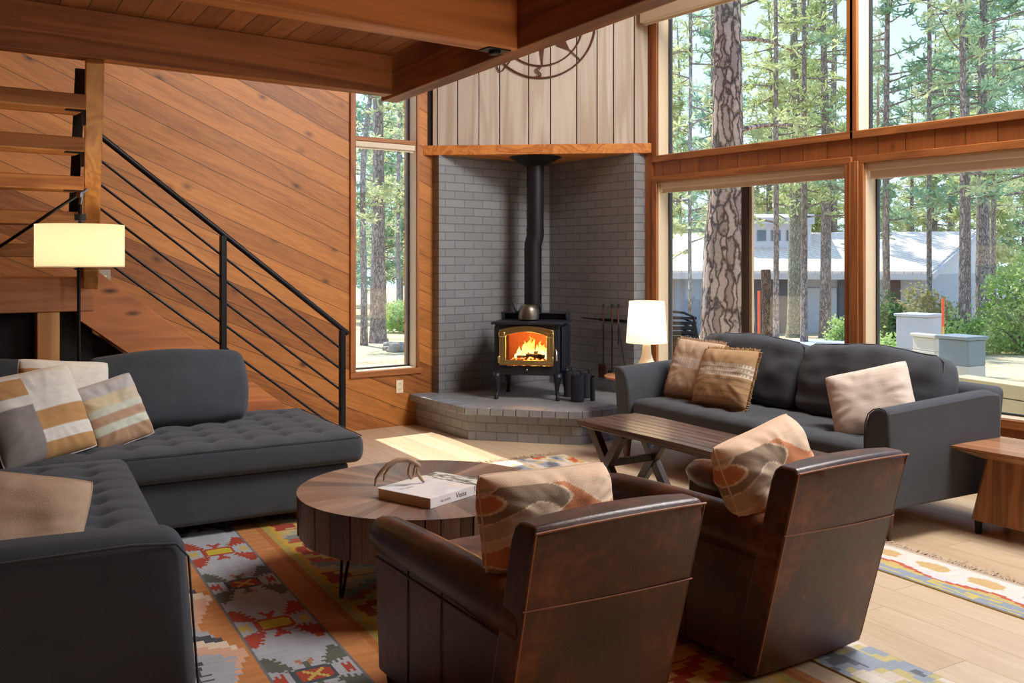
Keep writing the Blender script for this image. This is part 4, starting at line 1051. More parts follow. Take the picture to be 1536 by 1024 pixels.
# kettle
kp = at_d(793, 478, 8.0)
kt = thing('kettle', 'old steel kettle with open top sitting on the wood stove', 'kettle', (kp.x, kp.y, .2665+.642))
m = MB(); m.lathe([(.070, 0), (.088, .012), (.090, .05), (.086, .09), (.070, .125), (.062, .13), (.058, .122), (.03, .118), (.001, .12)], n=32); m.build('body', plain('tarnished_steel', sr(120, 112, 104), .38, .85, 30, .1), kt, smooth=50)
m = MB(); m.lathe([(.060, .124), (.05, .134), (.001, .137)], n=28); m.build('lid', M['brass'], kt, smooth=50)
m = MB(); d1 = Vector((-.80, .60, 0)); m.tube([d1*.08+Vector((0, 0, .05)), d1*.11+Vector((0, 0, .09)), d1*.125+Vector((0, 0, .14)), d1*.14+Vector((0, 0, .15))], [.016, .012, .009, .007], 10); m.build('spout', M['iron'], kt, smooth=True)
m = MB(); m.tube([-d1*.06+Vector((0, 0, .125)), -d1*.085+Vector((0, 0, .15)), -d1*.10+Vector((0, 0, .135)), -d1*.09+Vector((0, 0, .10))], .005, 8); m.build('handle', M['iron'], kt, smooth=True)

# canisters and small fireplace things on the hearth
def canister(label, px, py, r, h, dist, name='log_carrier', knob=False):
    p = at_d(px, py, dist); t = thing(name, label, 'canister', (p.x, p.y, .2665), 0, None)
    m = MB(); m.lathe([(r, 0), (r*1.03, .01), (r, .02), (r, h-.01), (r*1.04, h)], n=24); m.build('body', plain('charcoal_canister_%d' % px, sr(44, 46, 54), .55, .2), t, smooth=40)
    m = MB(); m.tube([(-r*.8, 0, h), (-r*.5, 0, h+.03), (r*.5, 0, h+.03), (r*.8, 0, h)], .005, 6); m.build('handle', M['black'], t, smooth=60)
    if knob:
        m = MB(); m.lathe([(r*.5, h), (r*.7, h+.02), (.002, h+.04)], n=14); m.build('cap', M['black'], t, smooth=40)
canister('wide charcoal canister in the middle of the hearth cluster', 866, 595, .055, .215, 7.72)
canister('charcoal canister half hidden beside the stove leg', 853, 590, .042, .215, 8.00)
canister('charcoal canister behind the slim black bottle on the hearth', 879, 591, .045, .20, 7.93)
canister('slim black lidded bottle at the right end of the hearth cluster', 889, 594, .020, .19, 7.74, 'hearth_bottle', True)

# wall rack with fire tools on the right brick wall
rk = on_x(914, 480, XB-.03)
t = thing('tool_rack', 'black iron rack bar fixed to the brick right of the stove', 'rack', (XB-.001, rk.y, rk.z))
m = MB(); m.box(-.035, -.21, -.012, -.025, .13, .012); m.build('bar', M['black'], t, bevel=.002)
for y in (-.19, -.06, .07):
    m = MB(); m.box(-.028, y-.01, -.01, 0, y+.01, .01); m.build('bracket', M['black'], t)
m = MB(); m.tube([(-.03, .12, 0), (-.03, .36, .005)], .006, 6); m.build('arm', M['black'], t, smooth=60)
def tool(label, px, kind, L, dz):
    q = on_x(px, 462, XB-.05)
    t = thing('fire_tool', label, 'fireplace tool', (XB-.05, q.y, q.z), 0, 'fire tools hanging on the rack')
    m = MB(); m.tube([(0, 0, 0), (0, 0, -.14)], .008, 8); m.build('grip', plain('copper_grip_%s' % kind, sr(120, 84, 66), .4, .7), t, smooth=60)
    m = MB(); m.tube([(0, 0, .0), (0, .012, .02), (0, 0, .035), (0, -.012, .02), (0, 0, 0)], .004, 6); m.build('loop', M['black'], t, smooth=60)
    m = MB(); m.tube([(0, 0, -.14), (0, -dz*.5, -.14-L*.5), (0, -dz, -.14-L)], .005, 6)
    for i in range(10):
        z = -.18-i*.014; m.lathe([(.004, z-.005), (.008, z), (.004, z+.005)], n=8)
    m.build('shaft', M['black'], t, smooth=60)
    m = MB()
    if kind == 'shovel':
        m.rbox((0, -dz+.012, -.14-L-.055), (.012, .10, .13), .005, .03); m.build('blade', plain('copper_shovel', sr(120, 84, 70), .35, .8), t, smooth=50)
    elif kind == 'brush':
        m.rbox((0, -dz, -.14-L-.03), (.04, .075, .06), .01, .03); m.build('brush_head', M['matblack'], t, smooth=50)
    else:
        m.tube([(0, -dz, -.14-L), (0, -dz-.012, -.14-L-.03), (0, -dz+.01, -.14-L-.045)], .005, 6); m.build('hook', M['black'], t, smooth=60)
tool('fire shovel with a copper grip, hanging nearest the wood stove', 905, 'shovel', .36, .0)
tool('hearth brush with a copper grip, middle of the three hanging fire tools', 918, 'brush', .40, -.0)
tool('fire poker hanging on the rack nearest the white lamp', 927.5, 'poker', .40, .09)

# compass rose on the diagonal wall
rust = plain('rusted_iron', sr(96, 58, 44), .6, .4, 60, .3)
cc = Vector((5.12, 6.373, 3.467))+nv*.03; ca = math.atan2(dv.y, dv.x)
cp = thing('compass_wall_art', 'rusty iron compass rose ring with letters hung on the whitewashed boards', 'wall art', cc, ca)
def circ(r, rad, n=72): m = MB(); m.tube([(r*math.cos(2*PI*i/n), 0, r*math.sin(2*PI*i/n)) for i in range(n+1)], rad, 7, cap=False); return m
circ(.468, .008).build('outer_ring', rust, cp, smooth=60); circ(.362, .007).build('inner_ring', rust, cp, smooth=60)
for k in range(8):
    a = -PI/2+k*PI/4+math.radians(2); r1 = .362 if k % 2 == 0 else .468
    m = MB(); m.tube([(.05*math.cos(a), 0, .05*math.sin(a)), (r1*math.cos(a), 0, r1*math.sin(a))], .005, 6); 
    tip, wd_ = (.36, .04) if k % 2 == 0 else (.34, .045)
    def rt(r, o): return (r*math.cos(a)-o*math.sin(a), r*math.sin(a)+o*math.cos(a))
    base = .0 if k % 2 == 0 else .18
    q = [rt(base, 0), rt(base+.05, wd_), rt(tip, 0), rt(base+.05, -wd_)]
    vs = [(x, -.004, z) for x, z in q]+[(x, .004, z) for x, z in q]
    m.add(vs, [(0, 1, 2, 3), (7, 6, 5, 4), (0, 4, 5, 1), (1, 5, 6, 2), (2, 6, 7, 3), (3, 7, 4, 0)])
    m.build('pointer', rust, cp)
o = text('letter', 'S', .13, cp, (-.02, -.006, -.425), (PI/2, 0, 0), rust, .004)
o = text('letter', 'N', .13, cp, (.0, -.006, .425), (PI/2, 0, 0), rust, .004)
o = text('letter', 'E', .13, cp, (.425, -.006, 0), (PI/2, 0, 0), rust, .004)
m = MB(); m.tube([(-.385, 0, -.36), (-.36, 0, -.41), (-.335, 0, -.40), (-.27, 0, -.32)], .006, 6); m.build('letter', rust, cp, smooth=60)

# ================================================================ RUGS
M['rug'] = attr_fabric('kilim_wool', weave=160.0, amp=.30, scale2=45.0)
def rug(label, org, rot, U0, U1, V0, V1, z, dye, cell, group=None, fringe_v=None, fringe_u=None):
    nu, nv_ = int((U1-U0)/cell), int((V1-V0)/cell)
    m = MB(); vs = []; cs = []; fs = []
    # one quad of its own per knot so that colours stay crisp
    for i in range(nu):
        for j in range(nv_):
            u0, u1 = U0+(U1-U0)*i/nu, U0+(U1-U0)*(i+1)/nu; v0, v1 = V0+(V1-V0)*j/nv_, V0+(V1-V0)*(j+1)/nv_
            c = dye((u0+u1)/2, (v0+v1)/2); o = len(vs)
            vs += [(u0, v0, .006), (u1, v0, .006), (u1, v1, .006), (u0, v1, .006)]; cs += [c]*4; fs.append((o, o+1, o+2, o+3))
    o = len(vs); e = dye(U0+.01, V0+.01)
    vs += [(U0, V0, 0), (U1, V0, 0), (U1, V1, 0), (U0, V1, 0), (U0, V0, .006), (U1, V0, .006), (U1, V1, .006), (U0, V1, .006)]; cs += [e]*8
    fs += [(o, o+1, o+5, o+4), (o+1, o+2, o+6, o+5), (o+2, o+3, o+7, o+6), (o+3, o, o+4, o+7)]
    m.add(vs, fs); m.c = cs
    r = m.build('kilim_rug', M['rug'], loc=(org[0], org[1], z), rot=rot); tag(r, label, 'rug', group)
    rr = random.Random(int(U1*1000)); cr = plain('rug_fringe_%d' % int(U1*100), sr(196, 176, 152), .9)
    mf = MB()
    def tassel(p, d):
        q = [p]; 
        for i in range(3): q.append(q[-1]+d*.02+Vector((rr.uniform(-.008, .008), rr.uniform(-.008, .008), rr.uniform(-.001, .004))))
        q = [Vector((a.x, a.y, max(.004, a.z))) for a in q]
        mf.tube(q, [.0035, .004, .004, .005], 4)
    if fringe_v is not None:
        x = U0
        while x < U1: tassel(Vector((x, fringe_v, .004)), Vector((0, 1, 0))*rr.uniform(.8, 1.4)); x += .012
    if fringe_u is not None:
        y = V0
        while y < V1: tassel(Vector((fringe_u, y, .004)), Vector((1, 0, 0))*rr.uniform(.6, 1.1)); y += .012
    if mf.v: mf.build('fringe', cr, r)
    return r
oran, oran2 = sr(196, 132, 80), sr(180, 112, 64)
bluegrey, red, green, yel, cream, dgrey, pink = sr(170, 172, 178), sr(168, 74, 56), sr(98, 100, 90), sr(196, 172, 92), sr(226, 206, 182), sr(78, 82, 88), sr(216, 170, 144)
def motif(a, b, alt):
    """spider motif centred on 0,0; a across (half .15), b along (half .25)"""
    c1 = green if alt else red; c2 = red if alt else yel; c3 = yel if alt else sr(196, 176, 60)
    x, y = abs(a), abs(b)
    # centre hexagon, long axis across the band
    if x < .075 and y < .045-.25*max(0, x-.03):
        if x < .058 and y < .031-.22*max(0, x-.03):
            if alt and (abs(abs(a)-abs(b)*1.4) < .011) and x < .034: return yel
            return c2 if alt else c3
        return c1 if not alt else dgrey
    # four jagged wings
    dx, dy = x-.045, y-.035
    if dx > -.004 and dy > -.01 and x < .142 and y < .155:
        along = dx*.80+dy*.62; off = dy*.80-dx*.62
        step = math.floor(along/.022)*.022
        wdt = .010+.42*max(0, step); saw = .012 if int(along/.011) % 2 else 0
        if along > 0 and abs(off) < min(.050, wdt)-saw*.6 and along < .135: return c1
    # little hooks on the axis
    if x < .010 and .045 < y < .085: return c1
    if .060 < y < .095 and x < .032 and abs(x-(y-.055)*.7) < .010: return c1 if not alt else sr(168, 120, 92)
    # side chips
    if .100 < x < .138 and y < .034-(x-.1)*.2 and (int(x/.012) % 2 == 0 or y < .016): return yel if not alt else red
    return None
def kilim_main(u, v):
    w = v+.6*nz((u*40, v*2, 1))*.006
    def field(uu, v):
        # central medallion field, bands of stepped shapes
        e = 1.24
        q = uu-e
        per = .9; ph = ((v+.02) % per)/per-.5
        if q < .035+.008*math.sin(v*50): return sr(176, 156, 84)
        if q < .060+.008*math.sin(v*50): return sr(206, 162, 70)
        s = math.floor(abs(ph)*26)/26; du = math.floor((q-.06)/.022)*.022
        r = du-.02-s*.9
        k = math.floor((du*1.3+s*1.9)/.13) % 6
        if int(v/.012) % 9 == 0 and k in (1, 4): return sr(150, 90, 60)
        return (red, sr(206, 172, 108), sr(176, 168, 140), sr(130, 134, 124), sr(178, 92, 66), yel)[k]
    um = u if u < 1.80 else 3.60-u
    if .81 <= um < 1.115:
        if um < .822 or um > 1.103: return sr(120, 116, 118)
        c = (4.66-v)/.515; k = math.floor(c+.5); b = (c-k)*.515
        r = motif(um-.963, b/1.42, k % 2 == 1)
        if r: return r
        return tuple(q*(1+.10*nz((u*30, v*4, 2))) for q in bluegrey)
    if 1.115 <= um < 1.24: return tuple(q*(1+.16*nz((u*6, v*30, 2))) for q in (oran2 if um > 1.21 else oran))
    if um >= 1.24: return field(um, v)
    if .60 <= um < .81:
        st = math.floor(abs(((v % .62)/.62)-.5)*14)/14*.24
        if um < .60+.20-st: 
            k = int((um*9+st*22+math.floor(v/.04)*.3)) % 4
            return (pink, cream, dgrey, bluegrey)[k]
        return tuple(q*(1+.16*nz((u*6, v*30, 2))) for q in oran)
    st = math.floor(abs(((v % .62)/.62)-.5)*14)
    k = int(math.floor(um/.03)+st) % 6
    return (dgrey, cream, red, pink, bluegrey, sr(186, 116, 66))[k]
rug('orange and blue-grey kilim rug with spider motifs under the round coffee table', (0, 0, 0), -math.radians(8), .12, 2.42, 1.2, 5.24, .0005, kilim_main, .0105, fringe_v=5.24)
def pale(seed, base=None):
    cols = [sr(224, 214, 200), sr(206, 176, 116), sr(190, 96, 66), sr(156, 166, 178), sr(198, 186, 134), sr(116, 118, 124), sr(214, 200, 184)]
    def f(u, v):
        uu = math.floor(u/.018)*.018; vv = math.floor(v/.03)*.03
        a = nz((uu*7, vv*4.5, seed))+.5*nz((uu*17, vv*9, seed+3)); b = math.sin(vv*7.5)*.25
        k = a+b*.6
        if k > .5: return cols[2]
        if k > .27: return cols[1]
        if k > .05: return cols[0]
        if k > -.10: return cols[6]
        if k > -.22: return cols[4]
        if k > -.50: return cols[3]
        return cols[5]
    return f
rug('pale multicolour kilim rug lying under the dark plank bench', (4.0, 2.7, 0), -math.radians(7.2), -1.02, .10, .05, 2.58, .0005, pale(3), .014, fringe_v=2.58)
def runner(u, v):
    if u < .008: return sr(130, 128, 132)
    if u < .10: return sr(150, 160, 172) if nz((math.floor(u/.01)*.5, math.floor(v/.03)*.35, 3)) > -.1 else sr(200, 186, 112)
    if u < .17:
        s = abs(((v % .5)/.5)-.5)*2
        return sr(190, 100, 78) if abs(u-.10-s*.06) < .012+.012*nz((u*9, v*9, 7)) else (sr(198, 178, 118) if u-.10 < s*.06 else sr(214, 212, 212))
    if u < .34:
        q = ((v % .26)-.13)/.085; r = (u-.245)/.045
        if q*q+r*r < 1+.5*nz((u*30, v*14, 2)): return sr(204, 174, 122)
        return sr(222, 216, 208)
    return sr(196, 180, 160)
rug('narrow pale kilim runner with tan ovals and a long fringe beside the window sofa', (3.912, 2.444, 0), -math.radians(7.2), 0, .36, -2.2, .29, .0005, runner, .011, fringe_u=.36)
rug('grey and red kilim runner lying under the right leather armchair', (2.834, 2.016, 0), -math.radians(7.2), 0, .27, -1.2, .65, .0005, pale(11), .011)
# ================================================================ OUTDOORS
def gz(d): return -.35-.035*(min(d, 60)-7)
def place(px, d, dz=0):
    a, b = ray(px); return Vector((a*d, b*d, gz(d)+dz))
gm = G('dry_forest_ground'); co = gm.n('TexCoord').outputs['Object']
n1 = gm.n('TexNoise', {'Vector': co, 'Scale': .35, 'Detail': 6.0}).outputs[0]; n2 = gm.n('TexNoise', {'Vector': co, 'Scale': 9.0, 'Detail': 5.0}).outputs[0]
gc = gm.ramp(gm.math('ADD', gm.math('MULTIPLY', n1, .6), gm.math('MULTIPLY', n2, .4)), [(.36, sr(150, 124, 92)), (.50, sr(206, 186, 152)), (.62, sr(190, 176, 128))])
GMAT = gm.fin(gc, .95, 0, gm.bump(n2, .5, .03))
m = MB(); N = 60; vs = []
for i in range(N+1):
    d = 4+130*(i/N)**1.6
    for j in range(N+1):
        r = (-1+2*j/N)*(d*1.1+12); p = Vector((FX*d+RX*r, FY*d+RY*r, gz(d)+.06*nz((d*.3, r*.3, 0)))); vs.append(p)
m.add(vs, [(i*(N+1)+j, i*(N+1)+j+1, (i+1)*(N+1)+j+1, (i+1)*(N+1)+j) for i in range(N) for j in range(N)])
structure(m.build('ground', GMAT, smooth=True))
def strip(name, pts, mat, dz=.05):
    m = MB(); vs = [place(px, d, dz) for px, d in pts]; m.add(vs, [tuple(range(len(vs)))]); structure(m.build(name, mat))
# driveway as a strip of its own
m = MB(); vs = []
for i in range(21):
    px = 880+i*45
    for d in (26.5, 30.5): 
        a, b = ray(px); vs.append((a*d, b*d, gz(d)+.09))
m.add(vs, [(i*2, i*2+2, i*2+3, i*2+1) for i in range(20)]); structure(m.build('driveway', plain('pale_asphalt', sr(168, 172, 186), .9, 0, 20, .2)))

def bark(name, c1, c2, c3, scale=1.0):
    g = G(name); co = g.n('TexCoord').outputs['Object']
    w = g.n('TexNoise', {'Vector': co, 'Scale': 5.0*scale, 'Detail': 3.0}).outputs['Color']
    v = g.n('Mapping', {'Vector': g.n('VectorMath', {0: co, 1: g.n('VectorMath', {0: w, 1: (.17, .17, .17)}, operation='MULTIPLY').outputs[0]}, operation='ADD').outputs[0], 'Scale': (1.2, 1.2, .24)}).outputs[0]
    vo = g.n('TexVoronoi', {'Vector': v, 'Scale': 9.0*scale}, feature='DISTANCE_TO_EDGE').outputs['Distance']
    vc = g.n('TexVoronoi', {'Vector': v, 'Scale': 9.0*scale}).outputs['Color']
    no = g.n('TexNoise', {'Vector': co, 'Scale': 30.0*scale, 'Detail': 4.0}).outputs[0]
    plate = g.ramp(g.math('ADD', g.math('MULTIPLY', g.n('SeparateColor', {0: vc}).outputs[0], .5), g.math('MULTIPLY', no, .5)), [(.3, c2), (.7, c1)])
    c = g.mix(g.ramp(g.math('ADD', vo, g.math('MULTIPLY', g.math('SUBTRACT', no, .5), .16)), [(.02, (1, 1, 1)), (.15, (0, 0, 0))]), plate, c4(c3))
    return g.fin(c, .95, 0, g.bump(g.math('MINIMUM', vo, .2), 1.0, .06), .1)
BARK = bark('ponderosa_bark', sr(190, 170, 158), sr(150, 132, 124), sr(74, 68, 68))
BARK2 = bark('grey_pine_bark', sr(182, 168, 160), sr(152, 138, 134), sr(104, 96, 94), 1.6)
BARK3 = bark('lichen_bark', sr(176, 178, 162), sr(150, 150, 136), sr(112, 108, 100), 1.8)
def leafmat(name, c1, c2):
    g = G(name); r = g.n('TexNoise', {'Vector': g.n('TexCoord').outputs['Object'], 'Scale': .9, 'Detail': 3.0}).outputs[0]
    c = g.ramp(r, [(.3, c1), (.6, c2)])
    d = g.n('BsdfDiffuse', {'Color': c}); t = g.n('BsdfTranslucent', {'Color': c}); mx = g.n('MixShader', {0: .45})
    g.t.links.new(d.outputs[0], mx.inputs[1]); g.t.links.new(t.outputs[0], mx.inputs[2]); g.t.links.new(mx.outputs[0], g.out.inputs[0]); return g.m
LEAF = [leafmat('pine_needles_olive', sr(150, 170, 112), sr(200, 208, 156)), leafmat('pine_needles_blue', sr(120, 156, 128), sr(172, 198, 164)), leafmat('pine_needles_hazed', sr(172, 184, 134), sr(212, 216, 172))]  # needle colours lightened to stand in for bright haze outdoors
def trunk_mesh(h, r0, r1, wob, seed, prof=None):
    m = MB(); N = 26; pts = []; rs = []
    for i in range(N+1):
        t = i/N; z = h*t; pts.append((wob*nz((t*2.2, seed, 0))*t*3, wob*nz((t*2.2, seed, 5))*t*3, z-.15))
        rs.append(prof(z) if prof else r0+(r1-r0)*t+.25*r0*math.exp(-z/.35))
    m.tube(pts, rs, 14); return m, pts
def pine(label, name, loc, h, r0, crown0, nb, blen, seed, bark_m, leaf_m, group=None, blades=9, dens=1.0, prof=None, bl=.24, wob=.12, cap_r=.04):
    t = thing(name, label, 'tree', loc, seed*1.3, group); rr = random.Random(seed)
    m, pts = trunk_mesh(h, r0, cap_r, wob, seed, prof); m.build('trunk', bark_m, t, smooth=60)
    mb = MB(); vs = []; fs = []
    for k in range(nb):
        q = (k+rr.random())/nb; z = crown0+(h-crown0)*q; az = rr.uniform(0, 2*PI)
        i = min(len(pts)-2, int(z/h*(len(pts)-1))); o = Vector(pts[i]); o.z = z
        ln = blen*(1-.75*q)*rr.uniform(.55, 1.1)*(.45 if rr.random() < .12 else 1); rise = rr.uniform(-.22, .28)
        d = Vector((math.cos(az), math.sin(az), rise)); pp = [o]
        for s_ in range(5):
            d = (d+Vector((rr.uniform(-.2, .2), rr.uniform(-.2, .2), rr.uniform(-.10, .14)))).normalized(); pp.append(pp[-1]+d*ln/5)
        mb.tube(pp, [.035*(1-.15*s_)*(.5+ln/4) for s_ in range(6)], 4)
        nt_ = int(ln*7*dens*(.4+.6*rr.random()))
        for s_ in range(nt_):
            a = rr.uniform(.32, 1.0)*5; i0 = min(4, int(a)); c = pp[i0].lerp(pp[i0+1], a-i0)+Vector((rr.gauss(0, .20), rr.gauss(0, .20), rr.gauss(0, .09)))*(.4+ln/3)
            if rr.random() < .25: mb.tube([pp[i0], c], [.010, .006], 3)
            for b_ in range(blades):
                v = Vector((rr.gauss(0, 1), rr.gauss(0, 1), rr.gauss(.25, .7))).normalized(); w = v.cross(Vector((rr.random(), rr.random(), rr.random()))).normalized()*bl*.13
                L_ = bl*rr.uniform(.6, 1.2); n0 = len(vs); vs += [c-w*.4, c+w*.4, c+v*L_+w, c+v*L_-w]; fs.append((n0, n0+1, n0+2, n0+3))
    mb.build('branches', bark_m, t)
    mc = MB(); mc.add(vs, fs); mc.build('crown', leaf_m, t); return t

# the big ponderosa just outside the glass
def bigprof(z):
    zz = z-.5
    return .335 if zz < .6 else (.335-.05*(zz-.6)/1.2 if zz < 1.8 else max(.10, .285-.09*ease((zz-1.8)/.8)-.018*max(0, zz-2.6)))
pine('huge plated ponderosa pine just outside the window behind the white lamp', 'ponderosa_pine', place(1092, 11.3), 15, .33, 3.4, 16, 2.6, 1, BARK, LEAF[0], blades=6, dens=.35, prof=bigprof, wob=.02, cap_r=.1, bl=.16)
def tr(label, px, d, wpx, seed, bk, lf, crown0=4, h=17, nb=46, blen=2.6, name='pine_tree', **kw):
    return pine(label, name, place(px, d), h, wpx/F*d/2, crown0, nb, blen, seed, bk, lf, **kw)
tr('lichen green pine trunk standing right of the broken stump', 1193, 34, 25, 2, BARK3, LEAF[0], 5.0, wob=.05)
tr('brown pine trunk standing closest to the pale garage door', 1238, 33, 18, 3, BARK2, LEAF[0], 5.0, wob=.05)
tr('grey straight pine left of a thicker one before the house gable', 1449, 31, 16, 4, BARK2, LEAF[1], 5.2, wob=.04)
tr('thick grey pine at the end of the neighbouring house gable', 1474, 30, 23, 5, BARK2, LEAF[1], 5.2, wob=.04)
tr('slim pine just right of the thick grey trunk by the house gable', 1490, 38, 9, 6, BARK2, LEAF[2], 4.5, wob=.05)
tr('slender dark trunk crossing the upper right window', 1394, 26, 8, 7, BARK2, LEAF[1], 3.8, wob=.03, nb=26)
tr('branchy brown pine in the upper window right of the slender dark trunk', 1444, 24, 12, 8, BARK2, LEAF[2], 4.2, wob=.06, nb=30, blen=2.3)
tr('feathery pine at the left of the upper window beside the ponderosa', 1035, 24, 6, 9, BARK2, LEAF[2], 2.6, h=12, nb=40, blen=1.6, wob=.05)
tr('olive pine right of the ponderosa in the upper window', 1164, 28, 9, 10, BARK2, LEAF[0], 3.5, wob=.06, nb=44, blen=2.2)
tr('olive pine near the middle mullion of the upper window', 1206, 29, 11, 11, BARK2, LEAF[0], 3.8, wob=.05, nb=44, blen=2.2)
tr('full blue-green pine behind the left side of the upper right window', 1330, 27, 12, 12, BARK2, LEAF[1], 3.2, wob=.05, nb=60, blen=2.8)
tr('blue-green pine at the right edge of the windows', 1545, 25, 12, 13, BARK2, LEAF[1], 4.2, wob=.05, nb=44, blen=2.6)
tr('leaning slim pine seen through the left side of the tall window', 546, 28, 11, 14, BARK2, LEAF[2], 3.2, h=13, nb=30, blen=1.6, wob=.22)
tr('stout pine in the middle of the tall window', 567, 30, 24, 15, BARK2, LEAF[2], 4.2, nb=36, wob=.04)
tr('thin pine at the right side of the tall window', 598, 40, 7, 16, BARK2, LEAF[2], 2.5, nb=44, wob=.06)
# forest behind
protos = []
rr = random.Random(77)
lab = 'tall pine in the forest far behind the neighbouring house'
for i in range(3):
    protos.append(pine(lab, 'forest_pine', place(600+i*300, 62+i*3), 19, .24, 2.2, 64, 3.4, 100+i, BARK2, LEAF[i], 'pines of the forest behind the house', blades=8, dens=.8, bl=.42))
cnt = 0
for row, (d0, step) in enumerate(((52, 84), (64, 66), (80, 56))):
    px = 480+row*17
    while px < 1640:
        if not (660 < px < 960):
            d = d0+rr.uniform(-3, 5); s_ = rr.uniform(.8, 1.2)
            dup(protos[(cnt*7+row) % 3], place(px+rr.uniform(-14, 14), d), rr.uniform(0, 6.28), None, (s_, s_, s_*rr.uniform(.9, 1.15)))
            cnt += 1
        px += step

# broken trunk and marker stakes
t = thing('broken_trunk', 'grey broken tree trunk with a flat top between two orange-brown pines', 'tree stump', place(1150, 33))
m = MB(); m.tube([(.12, 0, -.2), (.05, 0, .8), (-.06, 0, 2.42)], [.25, .19, .165], 14); m.build('trunk', bark('weathered_bark', sr(132, 116, 104), sr(104, 92, 84), sr(60, 52, 48), 1.5), t, smooth=50)
ormat = plain('orange_marker', sr(240, 96, 60), .5)
def marker(label, px, d, z0, z1, two=False):
    a, b = ray(px); t = thing('marker_post', label, 'marker post', (a*d, b*d, z0))
    m = MB(); m.tube([(0, 0, 0 if not two else (z1-z0)*.68), (0, 0, z1-z0)], .028*d/20, 8); m.build('reflector', ormat, t, smooth=60)
    if two: m = MB(); m.tube([(0, 0, -.3), (0, 0, (z1-z0)*.68)], .026*d/20, 8); m.build('post', plain('yellow_marker', sr(238, 180, 90), .5), t, smooth=60)
marker('red-orange marker pole beside the broken trunk', 1138.5, 27, gz(27), CAMZ-(436-HZ)/F*27)
marker('orange and yellow marker post behind the grey utility boxes', 1414.5, 15.5, gz(15.5), CAMZ-(447-HZ)/F*15.5, True)

# neighbouring house (real depth, seen in shade)
hs = thing('neighbour_house', 'low grey house with a pale shingle roof and clerestory beyond the trees', 'house', place(1200, 37))
hx = Vector((RX, RY, 0)); hy = Vector((FX, FY, 0))
def hp(px, py, d): return at_d(px, py, d)-hs.location
wallg = plain('grey_stucco', sr(176, 180, 192), .9, 0, 3, .1)
dark = plain('dark_door_panel', sr(96, 100, 112), .8); wht = plain('pale_fascia', sr(190, 190, 200), .7)
roofm = boards('pale_shingles', sr(252, 232, 218), sr(236, 214, 200), 0, .18, rough=.9, groove=.06, vari=.4, seam=.35, gcol=sr(170, 150, 140))
D0 = 37.0; zg = gz(D0)-.2-hs.location.z
def quad(mb, a, b, c, d): mb.add([a, b, c, d], [(0, 1, 2, 3)])
def wallprism(mb, a, b, z1, thick=.25):
    a = Vector((a.x, a.y, 0)); b = Vector((b.x, b.y, 0)); n_ = Vector((-(b-a).y, (b-a).x, 0)).normalized()*thick
    vs = [Vector((v.x, v.y, zg)) for v in (a, b, b+n_, a+n_)]+[Vector((v.x, v.y, z1)) for v in (a, b, b+n_, a+n_)]
    mb.add(vs, [(0, 3, 2, 1), (4, 5, 6, 7), (0, 1, 5, 4), (1, 2, 6, 5), (2, 3, 7, 6), (3, 0, 4, 7)])
a_, b_, c_ = hp(900, 412, D0+.9), hp(1388, 412, D0+.9), hp(1472, 412, 43.5)
eave = hp(1200, 412, D0).z; ridge = hp(1400, 355, 43).z
m = MB(); wallprism(m, a_, b_, eave+.05); wallprism(m, b_, c_, eave); m.build('wall', wallg, hs)
m = MB(); g1, g2, g3 = Vector((b_.x, b_.y, eave)), Vector((c_.x, c_.y, eave)), hp(1466, 352, 43.3)
m.add([g1, g2, g3, g1+hx*-.2, g2+hx*-.2, g3+hx*-.2], [(0, 1, 2), (5, 4, 3), (0, 2, 5, 3), (1, 4, 5, 2), (0, 3, 4, 1)]); m.build('gable', plain('pale_gable', sr(206, 206, 212), .9), hs)
def slab(a, b, c, d, th=.16):
    mb = MB(); up = Vector((0, 0, th)); P = [a, b, c, d]
    mb.add([p for p in P]+[p+up for p in P], [(3, 2, 1, 0), (4, 5, 6, 7), (0, 1, 5, 4), (1, 2, 6, 5), (2, 3, 7, 6), (3, 0, 4, 7)]); return mb
slab(hp(880, 411, D0), hp(1396, 413, D0), hp(1462, 352, 43.3), hp(880, 356, 43.3)).build('roof', roofm, hs, uv=True)
def bar(a, b, h, th, name, mat):
    mb = MB(); mb.beam(a, b, th, h); mb.build(name, mat, hs)
bar(hp(880, 413.5, D0-.05), hp(1397, 415.5, D0-.05), .22, .12, 'fascia', wht)
bar(hp(1397, 415, D0-.05), hp(1464, 355, 43.2), .26, .14, 'gable_trim', wht)
dm = D0+.86
def panel(x0, x1, y0, mat, name, d=dm):
    p0, p1 = hp(x0, y0, d), hp(x1, y0, d); mb = MB(); wz = p0.z
    n_ = (hy*-.06); vs = [Vector((p0.x, p0.y, zg)), Vector((p1.x, p1.y, zg)), Vector((p1.x, p1.y, wz)), Vector((p0.x, p0.y, wz))]
    mb.add(vs+[v+n_ for v in vs], [(0, 1, 2, 3), (7, 6, 5, 4), (0, 4, 5, 1), (1, 5, 6, 2), (2, 6, 7, 3), (3, 7, 4, 0)]); mb.build(name, mat, hs)
panel(1012, 1050, 418, plain('blue_grey_door', sr(150, 160, 184), .7), 'garage_door')
panel(1131, 1185, 418, dark, 'garage_door'); panel(1200, 1254, 432, plain('pale_garage_door', sr(186, 190, 204), .7), 'garage_door'); panel(1257, 1272, 420, dark, 'entry_door')
panel(1330, 1350, 420, plain('brown_doorway', sr(96, 84, 84), .8), 'entry_door')
